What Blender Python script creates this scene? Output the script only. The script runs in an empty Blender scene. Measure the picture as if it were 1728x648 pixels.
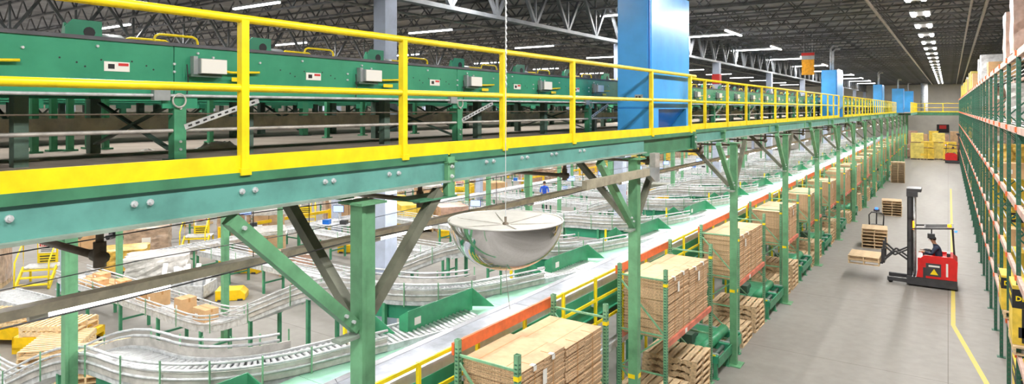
import bpy, math, random
from mathutils import Vector, Matrix

# ------------------------------------------------------------------ camera, world, exposure
SC = bpy.context.scene
COL = SC.collection
CAMZ = 6.2
FPX = 1085.0
cam_d = bpy.data.cameras.new('camera')
cam = bpy.data.objects.new('camera', cam_d)
COL.objects.link(cam)
cam.location = (0, 0, CAMZ)
YAW = math.atan2(736.0, 1085.0)
cam.rotation_euler = (math.radians(90), 0, YAW)
cam_d.sensor_fit = 'HORIZONTAL'
cam_d.sensor_width = 36.0
cam_d.lens = FPX / 1728 * 36.0
cam_d.shift_y = -(324 - 183) / 1728.0
cam_d.clip_end = 400
SC.camera = cam
W = bpy.data.worlds.new('world')
SC.world = W
W.use_nodes = True
W.node_tree.nodes['Background'].inputs[0].default_value = (0.8, 0.87, 1, 1)
W.node_tree.nodes['Background'].inputs[1].default_value = 0.3
SC.view_settings.view_transform = 'Standard'
SC.view_settings.look = 'None'
SC.view_settings.gamma = 1.0
SC.view_settings.use_curve_mapping = False
SC.view_settings.exposure = 0.42
SC.cycles.use_denoising = True
SC.cycles.max_bounces = 8
SC.cycles.diffuse_bounces = 5
SC.cycles.sample_clamp_indirect = 6.0
P_AISLE, P_ROOF, P_STRIP, P_STRIP_ADDED = 200.0, 390.0, 32.0, 80.0     # watts of one aisle lamp, roof lamp, strip lamp by the aisle, added unseen strip lamp farther in

R = random.Random(7)

# ------------------------------------------------------------------ materials
def lin(c):
    c /= 255.0
    return c / 12.92 if c <= .04045 else ((c + .055) / 1.055) ** 2.4
MATS = {}
def mat(name, rgb, rough=.5, metal=0.0, var=.12, scale=6.0, bump=0.0, bscale=40.0, emit=0.0, alpha=1.0, spec=.5, stretch=None, dirt=None):
    m = bpy.data.materials.new(name)
    m.use_nodes = True
    nt = m.node_tree
    b = nt.nodes['Principled BSDF']
    col = (lin(rgb[0]), lin(rgb[1]), lin(rgb[2]), 1)
    b.inputs['Roughness'].default_value = rough
    b.inputs['Metallic'].default_value = metal
    b.inputs['Specular IOR Level'].default_value = spec
    b.inputs['Base Color'].default_value = col
    tc = nt.nodes.new('ShaderNodeTexCoord')
    src = tc.outputs['Object']
    if stretch:
        mp = nt.nodes.new('ShaderNodeMapping')
        mp.inputs['Scale'].default_value = stretch
        nt.links.new(src, mp.inputs['Vector'])
        src = mp.outputs['Vector']
    if var > 0:
        n = nt.nodes.new('ShaderNodeTexNoise')
        n.inputs['Scale'].default_value = scale
        n.inputs['Detail'].default_value = 5
        n.inputs['Roughness'].default_value = .6
        nt.links.new(src, n.inputs['Vector'])
        rp = nt.nodes.new('ShaderNodeValToRGB')
        d2 = dirt or tuple(x * (1 - 2 * var) for x in rgb)
        rp.color_ramp.elements[0].position = .3
        rp.color_ramp.elements[1].position = .62
        rp.color_ramp.elements[0].color = (lin(d2[0]), lin(d2[1]), lin(d2[2]), 1)
        rp.color_ramp.elements[1].color = col
        nt.links.new(n.outputs['Fac'], rp.inputs['Fac'])
        nt.links.new(rp.outputs['Color'], b.inputs['Base Color'])
    if bump > 0:
        n2 = nt.nodes.new('ShaderNodeTexNoise')
        n2.inputs['Scale'].default_value = bscale
        nt.links.new(src, n2.inputs['Vector'])
        bp = nt.nodes.new('ShaderNodeBump')
        bp.inputs['Strength'].default_value = bump
        bp.inputs['Distance'].default_value = .01
        nt.links.new(n2.outputs['Fac'], bp.inputs['Height'])
        nt.links.new(bp.outputs['Normal'], b.inputs['Normal'])
    if emit > 0:
        b.inputs['Emission Color'].default_value = col
        b.inputs['Emission Strength'].default_value = emit
    if alpha < 1:
        b.inputs['Alpha'].default_value = alpha
    MATS[name] = m
    return m

mat('roof_deck', (150, 152, 157), .6, 0, .15, 1.2)
mat('joist_steel', (128, 130, 134), .6, .0, .15, 2)
mat('girder_steel', (128, 132, 138), .5, .0, .1, 2)
mat('wall_paint', (222, 218, 208), .7, 0, .04, .6)
mat('column_grey', (190, 200, 222), .5, 0, .06, 2)
mat('beam_bluelit', (102, 164, 154), .42, 0, .08, 3)  # same green paint as the columns, blue light from above put into its colour
mat('beam_dark', (72, 134, 100), .45, 0, .1, 3)
mat('column_green', (112, 172, 128), .42, 0, .1, 3)
mat('brace_dark', (120, 122, 106), .5, 0, .12, 4)
mat('flange_edge', (150, 165, 152), .5, 0, .1, 4)
mat('deck_board', (168, 154, 142), .75, 0, .2, 1.6, bump=.1, dirt=(142, 132, 122))
mat('rail_yellow', (255, 226, 24), .38, 0, .05, 4)
mat('conv_green', (58, 152, 116), .38, 0, .1, 2.5, dirt=(46, 138, 104))
mat('leg_green', (76, 156, 116), .45, 0, .1, 4)
mat('leg_dark', (84, 108, 96), .5, 0, .12, 4)
mat('belt_dark', (92, 92, 98), .6, 0, .12, 5)
mat('galv', (222, 225, 228), .4, .25, .1, 8)
mat('pipe_grey', (205, 200, 194), .45, .3, .1, 8)
mat('pipe_brown', (112, 100, 86), .5, .1, .12, 6)
mat('trough_tan', (246, 236, 216), .5, .1, .1, 5)
mat('steel_box', (168, 174, 176), .4, .3, .08, 6)
mat('tan_beam', (176, 168, 146), .6, 0, .15, 3)
mat('cable_black', (46, 46, 48), .5, 0, 0)
mat('white_plate', (236, 234, 228), .5, 0, 0)
mat('black_print', (34, 34, 36), .5, 0, 0)
mat('red_print', (205, 48, 44), .5, 0, 0)
mat('machine_blue', (78, 178, 255), .22, 0, .05, 1.2)
mat('machine_blue_deep', (24, 110, 205), .3, 0, .06, 2)
mat('rack_green', (130, 184, 144), .45, 0, .1, 6)
mat('rack_dark', (46, 104, 82), .45, 0, .1, 6)
mat('beam_orange', (232, 112, 60), .42, 0, .08, 6)
mat('beam_coral', (226, 132, 108), .5, 0, .1, 3)
mat('beam_pink', (220, 184, 172), .55, 0, .1, 4)
mat('cardboard', (212, 176, 138), .75, 0, .09, 3, bump=.05)
mat('cardboard_edge', (228, 192, 152), .8, 0, .2, 60, bump=.5, bscale=90)
mat('carton', (216, 174, 126), .7, 0, .06, 3)
mat('carton_tan', (204, 168, 130), .7, 0, .08, 3)
mat('tape', (190, 140, 84), .5, 0, 0)
mat('wood', (224, 196, 156), .7, 0, .14, 3, stretch=(1, 6, 6))
mat('wood_light', (240, 212, 166), .7, 0, .1, 3, stretch=(1, 6, 6))
mat('sorter_silver', (206, 208, 216), .28, .5, .06, 4)
mat('sorter_slat', (172, 177, 188), .32, .4, .08, 5)
mat('mint', (178, 230, 206), .4, 0, .14, 2.5, dirt=(146, 204, 176))
mat('guard_green', (62, 158, 112), .38, 0, .08, 3)
mat('roller', (226, 228, 230), .3, .45, .06, 10)
mat('guard_grey', (208, 204, 198), .45, .15, .1, 5)
mat('bed_pan', (222, 225, 232), .38, .2, .08, 6)
mat('mirror_shell', (236, 236, 238), .05, 1.0, 0)
mat('mirror_back', (214, 212, 208), .5, 0, .05, 4)
mat('lamp_white', (255, 255, 255), .4, 0, 0, emit=9.0)
mat('lamp_strip', (255, 255, 255), .4, 0, 0, emit=5.0)
mat('lamp_housing', (214, 216, 220), .5, 0, .03)
mat('truck_red', (226, 34, 34), .32, 0, .05, 3)
mat('truck_black', (66, 66, 70), .45, 0, .08, 5)
mat('tyre', (30, 30, 30), .7, 0, 0)
mat('amber', (255, 150, 20), .3, 0, 0, emit=3.0)
mat('blue_led', (40, 90, 255), .3, 0, 0, emit=4.0)
mat('cloth_navy', (48, 60, 84), .8, 0, .1, 12)
mat('cloth_blue', (34, 84, 196), .8, 0, .1, 12)
mat('cloth_dark', (40, 44, 56), .8, 0, .1, 12)
mat('skin', (206, 156, 124), .55, 0, .04, 8)
mat('hair', (46, 36, 30), .7, 0, .1, 20)
mat('cart_yellow', (252, 206, 14), .4, 0, .06, 4)
mat('goods_yellow', (248, 212, 76), .5, 0, .12, 3)
mat('goods_pale', (244, 226, 120), .5, 0, .1, 3)
mat('film', (226, 222, 218), .2, 0, .1, 9, bump=.8, bscale=14)
mat('film_tan', (206, 180, 158), .22, 0, .14, 5, bump=.6, bscale=14)
mat('film_yellow', (240, 196, 90), .22, 0, .14, 5, bump=.6, bscale=14)
mat('film_grey', (206, 206, 208), .2, 0, .1, 6, bump=.6, bscale=12)
mat('film_rose', (196, 160, 142), .24, 0, .1, 6, bump=.5, bscale=12)
mat('screen', (150, 176, 255), .2, 0, 0, emit=1.2)
mat('plastic_black', (48, 50, 54), .4, 0, 0)
mat('plastic_white', (240, 240, 240), .3, 0, .04, 9, bump=.5, bscale=10)
mat('red_cloth', (214, 36, 52), .6, 0, .05)
mat('sign_orange', (244, 168, 20), .5, 0, .1, 8)
mat('line_yellow', (214, 194, 84), .6, 0, .25, 8, dirt=(196, 184, 120))

def floor_mat():
    m = bpy.data.materials.new('concrete_floor')
    m.use_nodes = True
    nt = m.node_tree
    b = nt.nodes['Principled BSDF']
    tc = nt.nodes.new('ShaderNodeTexCoord')
    n1 = nt.nodes.new('ShaderNodeTexNoise'); n1.inputs['Scale'].default_value = .35; n1.inputs['Detail'].default_value = 8
    n2 = nt.nodes.new('ShaderNodeTexNoise'); n2.inputs['Scale'].default_value = 3.5; n2.inputs['Detail'].default_value = 6
    mp = nt.nodes.new('ShaderNodeMapping'); mp.inputs['Scale'].default_value = (1.6, .22, 1)
    nt.links.new(tc.outputs['Object'], mp.inputs['Vector'])
    nt.links.new(mp.outputs['Vector'], n1.inputs['Vector'])
    nt.links.new(tc.outputs['Object'], n2.inputs['Vector'])
    ad = nt.nodes.new('ShaderNodeMix'); ad.data_type = 'FLOAT'; ad.inputs[0].default_value = .35
    nt.links.new(n1.outputs['Fac'], ad.inputs[2]); nt.links.new(n2.outputs['Fac'], ad.inputs[3])
    rp = nt.nodes.new('ShaderNodeValToRGB')
    e = rp.color_ramp.elements
    e[0].position = .3; e[0].color = (lin(126), lin(122), lin(116), 1)
    e[1].position = .65; e[1].color = (lin(150), lin(147), lin(142), 1)
    nt.links.new(ad.outputs[0], rp.inputs['Fac'])
    # saw-cut joints every 5.85 m
    br = nt.nodes.new('ShaderNodeTexBrick')
    br.offset = 0; br.inputs['Scale'].default_value = 1.0
    br.inputs['Brick Width'].default_value = 5.85; br.inputs['Row Height'].default_value = 5.85
    br.inputs['Mortar Size'].default_value = .012
    br.inputs['Color1'].default_value = (1, 1, 1, 1); br.inputs['Color2'].default_value = (1, 1, 1, 1); br.inputs['Mortar'].default_value = (.6, .58, .55, 1)
    nt.links.new(tc.outputs['Object'], br.inputs['Vector'])
    mx = nt.nodes.new('ShaderNodeMix'); mx.data_type = 'RGBA'; mx.blend_type = 'MULTIPLY'; mx.inputs[0].default_value = 1
    nt.links.new(rp.outputs['Color'], mx.inputs[6]); nt.links.new(br.outputs['Color'], mx.inputs[7])
    nt.links.new(mx.outputs[2], b.inputs['Base Color'])
    b.inputs['Roughness'].default_value = .5
    b.inputs['Specular IOR Level'].default_value = .35
    MATS['concrete_floor'] = m
floor_mat()

# ------------------------------------------------------------------ geometry helpers
class MB:
    def __init__(s):
        s.v = []; s.f = []
    def quad(s, a, b, c, d):
        n = len(s.v); s.v += [tuple(a), tuple(b), tuple(c), tuple(d)]; s.f.append((n, n+1, n+2, n+3)); return s
    def box(s, x0, x1, y0, y1, z0, z1):
        n = len(s.v)
        s.v += [(x0,y0,z0),(x1,y0,z0),(x1,y1,z0),(x0,y1,z0),(x0,y0,z1),(x1,y0,z1),(x1,y1,z1),(x0,y1,z1)]
        s.f += [(n,n+3,n+2,n+1),(n+4,n+5,n+6,n+7),(n,n+1,n+5,n+4),(n+1,n+2,n+6,n+5),(n+2,n+3,n+7,n+6),(n+3,n,n+4,n+7)]
        return s
    def cbox(s, c, d):
        return s.box(c[0]-d[0]/2, c[0]+d[0]/2, c[1]-d[1]/2, c[1]+d[1]/2, c[2]-d[2]/2, c[2]+d[2]/2)
    def bar(s, a, b, w, h, up=(0,0,1)):
        a = Vector(a); b = Vector(b); t = (b-a).normalized(); up = Vector(up)
        if abs(t.dot(up)) > .98: up = Vector((1,0,0))
        sd = t.cross(up).normalized(); u = sd.cross(t)
        n = len(s.v)
        for p in (a, b):
            for i, j in ((-1,-1),(1,-1),(1,1),(-1,1)):
                s.v.append(tuple(p + sd*(i*w/2) + u*(j*h/2)))
        s.f += [(n,n+1,n+2,n+3),(n+7,n+6,n+5,n+4)]
        for i in range(4):
            j = (i+1) % 4
            s.f.append((n+i, n+4+i, n+4+j, n+j))
        return s
    def tube(s, pts, r, n=8, caps=True, closed=False):
        pts = [Vector(p) for p in pts]
        m = len(pts); base = len(s.v); prev = None
        for i, p in enumerate(pts):
            if closed:
                t = (pts[(i+1) % m] - pts[i-1])
            else:
                t = pts[min(i+1, m-1)] - pts[max(i-1, 0)]
            t.normalize()
            if prev is None:
                up = Vector((0,0,1)) if abs(t.z) < .9 else Vector((1,0,0))
                sd = t.cross(up).normalized()
            else:
                sd = (prev - t*prev.dot(t)).normalized()
            prev = sd
            u = sd.cross(t)
            for k in range(n):
                a = 2*math.pi*k/n
                s.v.append(tuple(p + sd*(math.cos(a)*r) + u*(math.sin(a)*r)))
        for i in range(m if closed else m-1):
            for k in range(n):
                a = base+i*n+k; b = base+i*n+(k+1) % n
                i2 = (i+1) % m
                c = base+i2*n+(k+1) % n; d = base+i2*n+k
                s.f.append((a, d, c, b))
        if caps and not closed:
            s.f.append(tuple(base+k for k in range(n)))
            s.f.append(tuple(base+(m-1)*n+k for k in reversed(range(n))))
        return s
    def prism(s, poly, vec):
        n = len(s.v); m = len(poly); vec = Vector(vec)
        s.v += [tuple(p) for p in poly] + [tuple(Vector(p)+vec) for p in poly]
        s.f.append(tuple(n+i for i in reversed(range(m)))); s.f.append(tuple(n+m+i for i in range(m)))
        for i in range(m):
            j = (i+1) % m
            s.f.append((n+i, n+j, n+m+j, n+m+i))
        return s
    def lathe(s, prof, n=32, c=(0,0,0), axis='z'):
        base = len(s.v)
        for r, z in prof:
            for k in range(n):
                a = 2*math.pi*k/n
                q = (r*math.cos(a), r*math.sin(a), z) if axis == 'z' else ((r*math.cos(a), z, r*math.sin(a)) if axis == 'y' else (z, r*math.cos(a), r*math.sin(a)))
                s.v.append((c[0]+q[0], c[1]+q[1], c[2]+q[2]))
        for i in range(len(prof)-1):
            for k in range(n):
                k2 = (k+1) % n
                s.f.append((base+i*n+k, base+i*n+k2, base+(i+1)*n+k2, base+(i+1)*n+k))
        return s
    def sweep(s, path, prof):
        """path: list of (x,y,z); prof: closed loop of (lateral to the right of travel, dz)."""
        base = len(s.v); m = len(path); q = len(prof)
        for i, p in enumerate(path):
            a = path[max(i-1, 0)]; b = path[min(i+1, m-1)]
            tx, ty = b[0]-a[0], b[1]-a[1]; l = math.hypot(tx, ty) or 1
            rx, ry = ty/l, -tx/l
            for (o, dz) in prof:
                s.v.append((p[0]+rx*o, p[1]+ry*o, p[2]+dz))
        for i in range(m-1):
            for k in range(q):
                k2 = (k+1) % q
                s.f.append((base+i*q+k, base+(i+1)*q+k, base+(i+1)*q+k2, base+i*q+k2))
        s.f.append(tuple(base+k for k in range(q)))
        s.f.append(tuple(base+(m-1)*q+k for k in reversed(range(q))))
        return s
    def mesh(s, name, m, smooth=False, off=None):
        me = bpy.data.meshes.new(name)
        v = s.v if off is None else [(a-off[0], b-off[1], c-off[2]) for a, b, c in s.v]
        me.from_pydata(v, [], s.f)
        me.materials.append(MATS[m])
        if smooth:
            me.polygons.foreach_set('use_smooth', [True]*len(me.polygons))
        me.update()
        return me

ORG = {}
def link(name, me, parent=None, loc=(0,0,0), rz=0.0, rot=None):
    o = bpy.data.objects.new(name, me)
    COL.objects.link(o)
    o.location = loc
    if rot: o.rotation_euler = rot
    elif rz: o.rotation_euler = (0, 0, rz)
    if parent is not None:
        o.parent = parent
    return o
def origin(o):
    return ORG.get(o.name, (0, 0, 0)) if o is not None else (0, 0, 0)
def part(name, mb, m, parent, smooth=False, label=None):
    """a part whose vertices are given in world coordinates; it lives in its thing's frame"""
    off = origin(parent)
    o = link(name, mb.mesh(name, m, smooth, off), parent)
    ORG[o.name] = off
    if label: o['label'] = label
    return o
def thing(name, label, cat, loc=(0,0,0), rz=0.0, group=None):
    o = bpy.data.objects.new(name, None)
    COL.objects.link(o)
    o.empty_display_size = .2
    o.location = loc
    if rz: o.rotation_euler = (0, 0, rz)
    ORG[o.name] = tuple(loc)
    o['label'] = label; o['category'] = cat
    if group: o['group'] = group
    return o
def local(o):
    ORG[o.name] = (0, 0, 0); return o
def solo(name, mb, m, label, cat, loc=(0,0,0), group=None, smooth=False, rz=0.0):
    o = link(name, mb.mesh(name, m, smooth), None, loc, rz)
    o['label'] = label; o['category'] = cat
    if group: o['group'] = group
    return o
def struct(name, mb, m, parent=None):
    o = link(name, mb.mesh(name, m), parent)
    if parent is None: o['kind'] = 'structure'
    return o
def copy_tree(o, loc=None, rz=None, label=None, parent=None):
    c = o.copy(); COL.objects.link(c)
    if parent is not None: c.parent = parent
    if loc is not None: c.location = loc
    if rz is not None: c.rotation_euler = (0, 0, rz)
    if label: c['label'] = label
    for ch in list(o.children):
        copy_tree(ch, parent=c)
    return c
ORDS = ('first second third fourth fifth sixth seventh eighth ninth tenth eleventh twelfth thirteenth fourteenth fifteenth sixteenth '
        'seventeenth eighteenth nineteenth twentieth').split()
def ordw(i):
    if i < 20: return ORDS[i]
    t = {2: 'twenty', 3: 'thirty', 4: 'forty', 5: 'fifty', 6: 'sixty', 7: 'seventy'}[(i+1)//10]
    r = (i+1) % 10
    return t + '-' + ORDS[r-1] if r else {2: 'twentieth', 3: 'thirtieth', 4: 'fortieth', 5: 'fiftieth', 6: 'sixtieth', 7: 'seventieth'}[(i+1)//10]
TXT = {}
def text_mesh(s, size, m, bold=0.0):
    k = (s, size, m)
    if k in TXT: return TXT[k]
    cu = bpy.data.curves.new('lettering', 'FONT')
    cu.body = s; cu.size = size; cu.align_x = 'CENTER'; cu.align_y = 'CENTER'; cu.offset = bold; cu.extrude = .001
    cu.resolution_u = 2
    o = bpy.data.objects.new('lettering_tmp', cu); COL.objects.link(o)
    dg = bpy.context.evaluated_depsgraph_get()
    me = bpy.data.meshes.new_from_object(o.evaluated_get(dg))
    me.name = 'lettering'
    me.materials.clear(); me.materials.append(MATS[m])
    bpy.data.objects.remove(o)
    TXT[k] = me
    return me
# pixel helpers: a pixel gives a direction, the plane it meets gives the distance
SY, CY = math.sin(YAW), math.cos(YAW)
def ray(px, py):
    u = (px-864)/FPX
    return (-SY+u*CY, CY+u*SY, (183-py)/FPX)
def on_z(px, py, z):
    d = ray(px, py); t = (z-CAMZ)/d[2]
    return (d[0]*t, d[1]*t, z)
def on_x(px, py, x):
    d = ray(px, py); t = x/d[0]
    return (x, d[1]*t, CAMZ+d[2]*t)

# ------------------------------------------------------------------ building shell
BX0, BX1, BY0, BY1, RZ = -78.0, 14.0, -48.0, 106.0, 10.25
floor = struct('floor', MB().box(BX0, BX1, BY0, BY1, -.2, 0), 'concrete_floor')
ceiling = struct('ceiling', MB().box(BX0, BX1, BY0, BY1, RZ, RZ+.15), 'roof_deck')
struct('wall_back', MB().box(BX0, BX1, BY1, BY1+.3, 0, RZ), 'wall_paint')
struct('wall_front', MB().box(BX0, BX1, BY0-.3, BY0, 0, RZ), 'wall_paint')
struct('wall_left', MB().box(BX0-.3, BX0, BY0, BY1, 0, RZ), 'wall_paint')
struct('wall_right', MB().box(BX1, BX1+.3, BY0, BY1, 0, RZ), 'wall_paint')
# painted aisle line
pts = [(.83, 17.2), (.12, 22.3), (.14, 27.0), (.17, 60.0)]
pts = [(1.0, 15.2)] + pts
for i in range(len(pts)-1):
    (xa, ya), (xb, yb) = pts[i], pts[i+1]
    l = math.hypot(xb-xa, yb-ya); nx, ny = (yb-ya)/l*.055, -(xb-xa)/l*.055
    part('painted_line', MB().prism([(xa-nx, ya-ny, .001), (xa+nx, ya+ny, .001), (xb+nx, yb+ny, .001), (xb-nx, yb-ny, .001)], (0, 0, .003)), 'line_yellow', floor, label='yellow painted aisle line')
# roof joists (run across the hall)
jm = MB()
z0, z1 = 9.52, 10.2
for z in (z0, z1):
    jm.bar((BX0, 0, z), (BX1, 0, z), .11, .06)
x = BX0; k = 0
while x < BX1-.6:
    jm.bar((x, 0, z0 if k % 2 else z1), (x+.62, 0, z1 if k % 2 else z0), .04, .04); x += .62; k += 1
jmesh = jm.mesh('roof_joist', 'joist_steel')
y = BY0+1.0
while y < BY1:
    if y > -14: link('roof_joist', jmesh, ceiling, (0, y, 0))
    y += 1.95
# joist girders along the column lines
COLX = (-9.8, -25.0, -40.2, -55.4, 5.4)
COLY = [9.7+11.7*k for k in range(-1, 9)]
gm = MB()
gm.bar((0, BY0, 8.58), (0, BY1, 8.58), .2, .1); gm.bar((0, BY0, 10.0), (0, BY1, 10.0), .2, .1)
y = BY0; k = 0
while y < BY1-1:
    gm.bar((0, y, 8.6 if k % 2 else 10.0), (0, y+.95, 10.0 if k % 2 else 8.6), .09, .09)
    if k % 2: gm.bar((0, y, 8.6), (0, y, 10.0), .06, .06)
    y += .95; k += 1
gmesh = gm.mesh('joist_girder', 'girder_steel')
for x in COLX:
    link('joist_girder', gmesh, ceiling, (x, 0, 0))
for cx, cn in zip(COLX[:4], ('nearest the aisle', 'two rows from the aisle', 'three rows from the aisle', 'four rows from the aisle')):
    for k, cy in enumerate(COLY):
        if cx < -30 and k > 5: continue
        c = thing('building_column', (f'grey square building column, {ordw(k-1)} in view along the row {cn}' if k else f'grey square building column out of view, row {cn}'), 'column', (cx, cy, 0), group='building columns')
        part('shaft', MB().box(cx-.17, cx+.17, cy-.17, cy+.17, .02, 8.53), 'column_grey', c)
        part('base_plate', MB().box(cx-.28, cx+.28, cy-.28, cy+.28, 0, .03), 'column_grey', c)
        if cx == -9.8 and k == 3:
            part('red_band', MB().box(cx-.19, cx+.19, cy-.19, cy+.19, 7.45, 7.95), 'red_print', c)
# conduits and sprinkler mains under the joists
for i, (xa, xb, z, r, lab) in enumerate([(-2.06, -1.75, 9.42, .05, 'long pale sprinkler main left of the aisle lamps'),
                                         (.52, .9, 9.42, .035, 'thin conduit right of the aisle lamps'),
                                         (.85, 1.5, 9.42, .05, 'pale sprinkler main above the right-hand rack'),
                                         (-15.2, -15.2, 9.42, .05, 'pale sprinkler main over the mezzanine conveyors')]):
    solo('sprinkler_pipe', MB().tube([(xa, 6, z), (xb, 104, z)], r, 8), 'pipe_grey', lab, 'pipe', smooth=True)

# ------------------------------------------------------------------ lamps
def area(name, parent, loc, sx, sy, power, color=(1, .97, .93)):
    ld = bpy.data.lights.get(name+'_data')
    if ld is None:
        ld = bpy.data.lights.new(name+'_data', 'AREA')
        ld.shape = 'RECTANGLE'; ld.size = sx; ld.size_y = sy; ld.energy = power; ld.color = color
    o = bpy.data.objects.new(name, ld); COL.objects.link(o)
    o.parent = parent; o.location = loc
    return o
am_h = MB().box(-.3, .3, -.62, .62, 0, .07).mesh('housing', 'lamp_housing')
am_t = MB().box(-.06, .06, -.6, .6, -.035, -.001).mesh('tube', 'lamp_white')
am_r = MB().tube([(0, 0, .07), (0, 0, .8)], .006, 4).mesh('hanger', 'galv')
yy = 20.4-3.85*17+1.9; k = 0; nseen = 0
while yy < 103:
    seen = yy > 21.0
    if seen: nseen += 1
    t = thing('aisle_lamp', f'twin-tube lamp hung over the aisle, {ordw(nseen-1)} in view from the near end' if seen else f'twin-tube aisle lamp out of view behind the camera, {ordw(k)} from the back wall', 'lamp', (-.8, yy, 9.45), group='aisle lamps')
    link('housing', am_h, t); link('tube', am_t, t, (-.2, 0, 0)); link('tube', am_t, t, (.2, 0, 0)); link('hanger', am_r, t, (0, -.4, 0)); link('hanger', am_r, t, (0, .4, 0))
    area('aisle_light', t, (-.2, 0, -.05), .11, 1.18, P_AISLE/2); area('aisle_light', t, (.2, 0, -.05), .11, 1.18, P_AISLE/2)
    yy += 3.85; k += 1
rm_h = MB().box(-1.2, 1.2, -.05, .05, 0, .07).mesh('housing', 'lamp_housing')
rm_t = MB().box(-1.18, 1.18, -.045, .045, -.05, -.001).mesh('tube', 'lamp_white')
rm_r = am_r
def roof_lamp(x, y, rz, lab, row='roof', power=P_ROOF):
    t = thing('roof_lamp', lab, 'lamp', (x, y, 9.45), rz, 'roof strip lamps')
    link('housing', rm_h, t); link('tube', rm_t, t); link('hanger', rm_r, t, (-.9, 0, 0)); link('hanger', rm_r, t, (.9, 0, 0))
    area(row+'_light', t, (0, 0, -.06), 2.3, .1, power)
k = 0
for ix, x in enumerate((-8.9, -18.0, -27.2, -36.4, -46.0, -58.0)):
    for iy in range(-7, 10):
        y = 20.4+8.2*iy
        roof_lamp(x, y, 0, (f'white strip lamp across the hall, {ordw(iy)} in view of the {ordw(ix)} row' if iy >= 0 else f'white strip lamp out of view behind the {ordw(ix)} row, {ordw(-iy-1)} back'), *(('dimmed_roof', P_ROOF*.42) if ix < 2 else ('roof', P_ROOF)))
        k += 1
for iy in range(-1, 8):
    roof_lamp(-7.6, 28.1+8.2*iy, math.pi/2, f'white strip lamp set along the hall over the mezzanine rail, {ordw(iy+1)} along', 'dimmed_roof', P_ROOF*.42)

# ------------------------------------------------------------------ mezzanine
DZ = 5.73
XE1, XE2, YS = -4.3, -4.7, 12.95
YM0, YM1 = -9.0, 97.0
XB = -23.0
mez = thing('mezzanine_platform', 'long raised green steel platform carrying the upper conveyors', 'platform', (-10, 4, 5.4))
part('deck_plate', MB().box(XB, XE1-.02, YM0, YS, DZ-.05, DZ), 'deck_board', mez)
part('deck_plate', MB().box(XB, XE2-.02, YS, YM1, DZ-.05, DZ), 'deck_board', mez)
part('deck_plate', MB().box(XE2-.02, -3.35, 82.0, 99.5, DZ-.05, DZ), 'deck_board', mez)
part('edge_beam', MB().box(-3.36, -3.34, 82.0, 99.5, 5.44, DZ), 'beam_bluelit', mez)
def edge_beam(x, y0, y1, teal='beam_bluelit'):  # teal: green paint with the bluish light cast mixed in
    b = part('edge_beam', MB().box(x-.012, x, y0, y1, 5.46, 5.66), teal, mez)
    part('flange', MB().box(x-.09, x+.06, y0, y1, 5.44, 5.46), 'flange_edge', b)
    part('fascia', MB().box(x-.05, x+.025, y0, y1, 5.66, DZ), 'beam_dark', b)
    return b
SPL = [5.15+6.15*k for k in range(-2, 1)] + [11.2]
b1 = edge_beam(XE1, YM0, 5.13); b2 = edge_beam(XE1, 5.17, 10.35); 
b3 = part('edge_beam', MB().box(XE1-.05, XE1-.03, 10.35, YS, 5.40, 5.66), 'beam_dark', mez)
part('flange', MB().box(XE1-.13, XE1+.03, 10.35, YS, 5.38, 5.40), 'beam_dark', b3)
part('fascia', MB().box(XE1-.05, XE1+.025, 10.35, YS, 5.66, DZ), 'beam_dark', b3)
bolt_m = MB().lathe([(0, .03), (.012, .03), (.012, .012), (.022, .012), (.022, 0)], 8, axis='x').mesh('bolt', 'galv')
def bolts(beam, x, ys, z, off=(0, 0, 0)):
    o = origin(beam)
    for yb in ys:
        link('bolt', bolt_m, beam, (x-o[0], yb-o[1], z-o[2]))
yb = -.2
for px in (15, 226, 253, 408, 430, 548, 562, 656, 672):
    q = on_x(px, 300, XE1); bolts(b1, XE1, [q[1]], 5.59)
for px in (820, 832, 880, 889, 930, 938, 978, 985):
    q = on_x(px, 270, XE1); bolts(b2, XE1, [q[1]], 5.60)
# splice brackets
def splice(x, y):
    s = part('splice_bracket', MB().box(x-.02, x+.05, y-.055, y+.055, 5.30, 5.70).box(x-.02, x+.075, y-.07, y+.07, 5.64, 5.655), 'column_green', mez)
    part('splice_foot', MB().box(x-.3, x+.07, y-.5, y+.07, 5.285, 5.30), 'beam_dark', s)
    bolts(s, x+.05, [y], 5.60); bolts(s, x+.05, [y], 5.50)
splice(XE1, 5.15)
s = part('splice_bracket', MB().box(XE1-.25, XE1+.02, YS-.02, YS+.03, 5.38, 5.7).box(XE1-.02, XE1+.05, YS-.09, YS+.03, 5.38, 5.7), 'beam_dark', mez)
bolts(s, XE1+.05, [YS-.05], 5.62); bolts(s, XE1+.05, [YS-.05], 5.52)
# far edge beams, one per bay
yb = YS
k = 0
while yb < YM1-1:
    ye = min(3.98+5.97*(k+3)-.9, YM1)
    e = edge_beam(XE2+.1, yb+.02, ye-.02, 'beam_bluelit')
    part('splice_plate', MB().box(XE2+.1, XE2+.13, ye-.1, ye+.1, 5.44, 5.7), 'column_green', e)
    yb = ye; k += 1
# cross beams under the deck at the column lines
CYS = [3.98+5.97*k for k in range(-1, 16)]
for cy in CYS:
    part('cross_beam', MB().box(XB, -4.5, cy-.08, cy+.08, 5.62, 5.68).box(XB, -4.5, cy-.01, cy+.01, 5.42, 5.62).box(XB, -4.5, cy-.08, cy+.08, 5.38, 5.42), 'column_green', mez)
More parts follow.
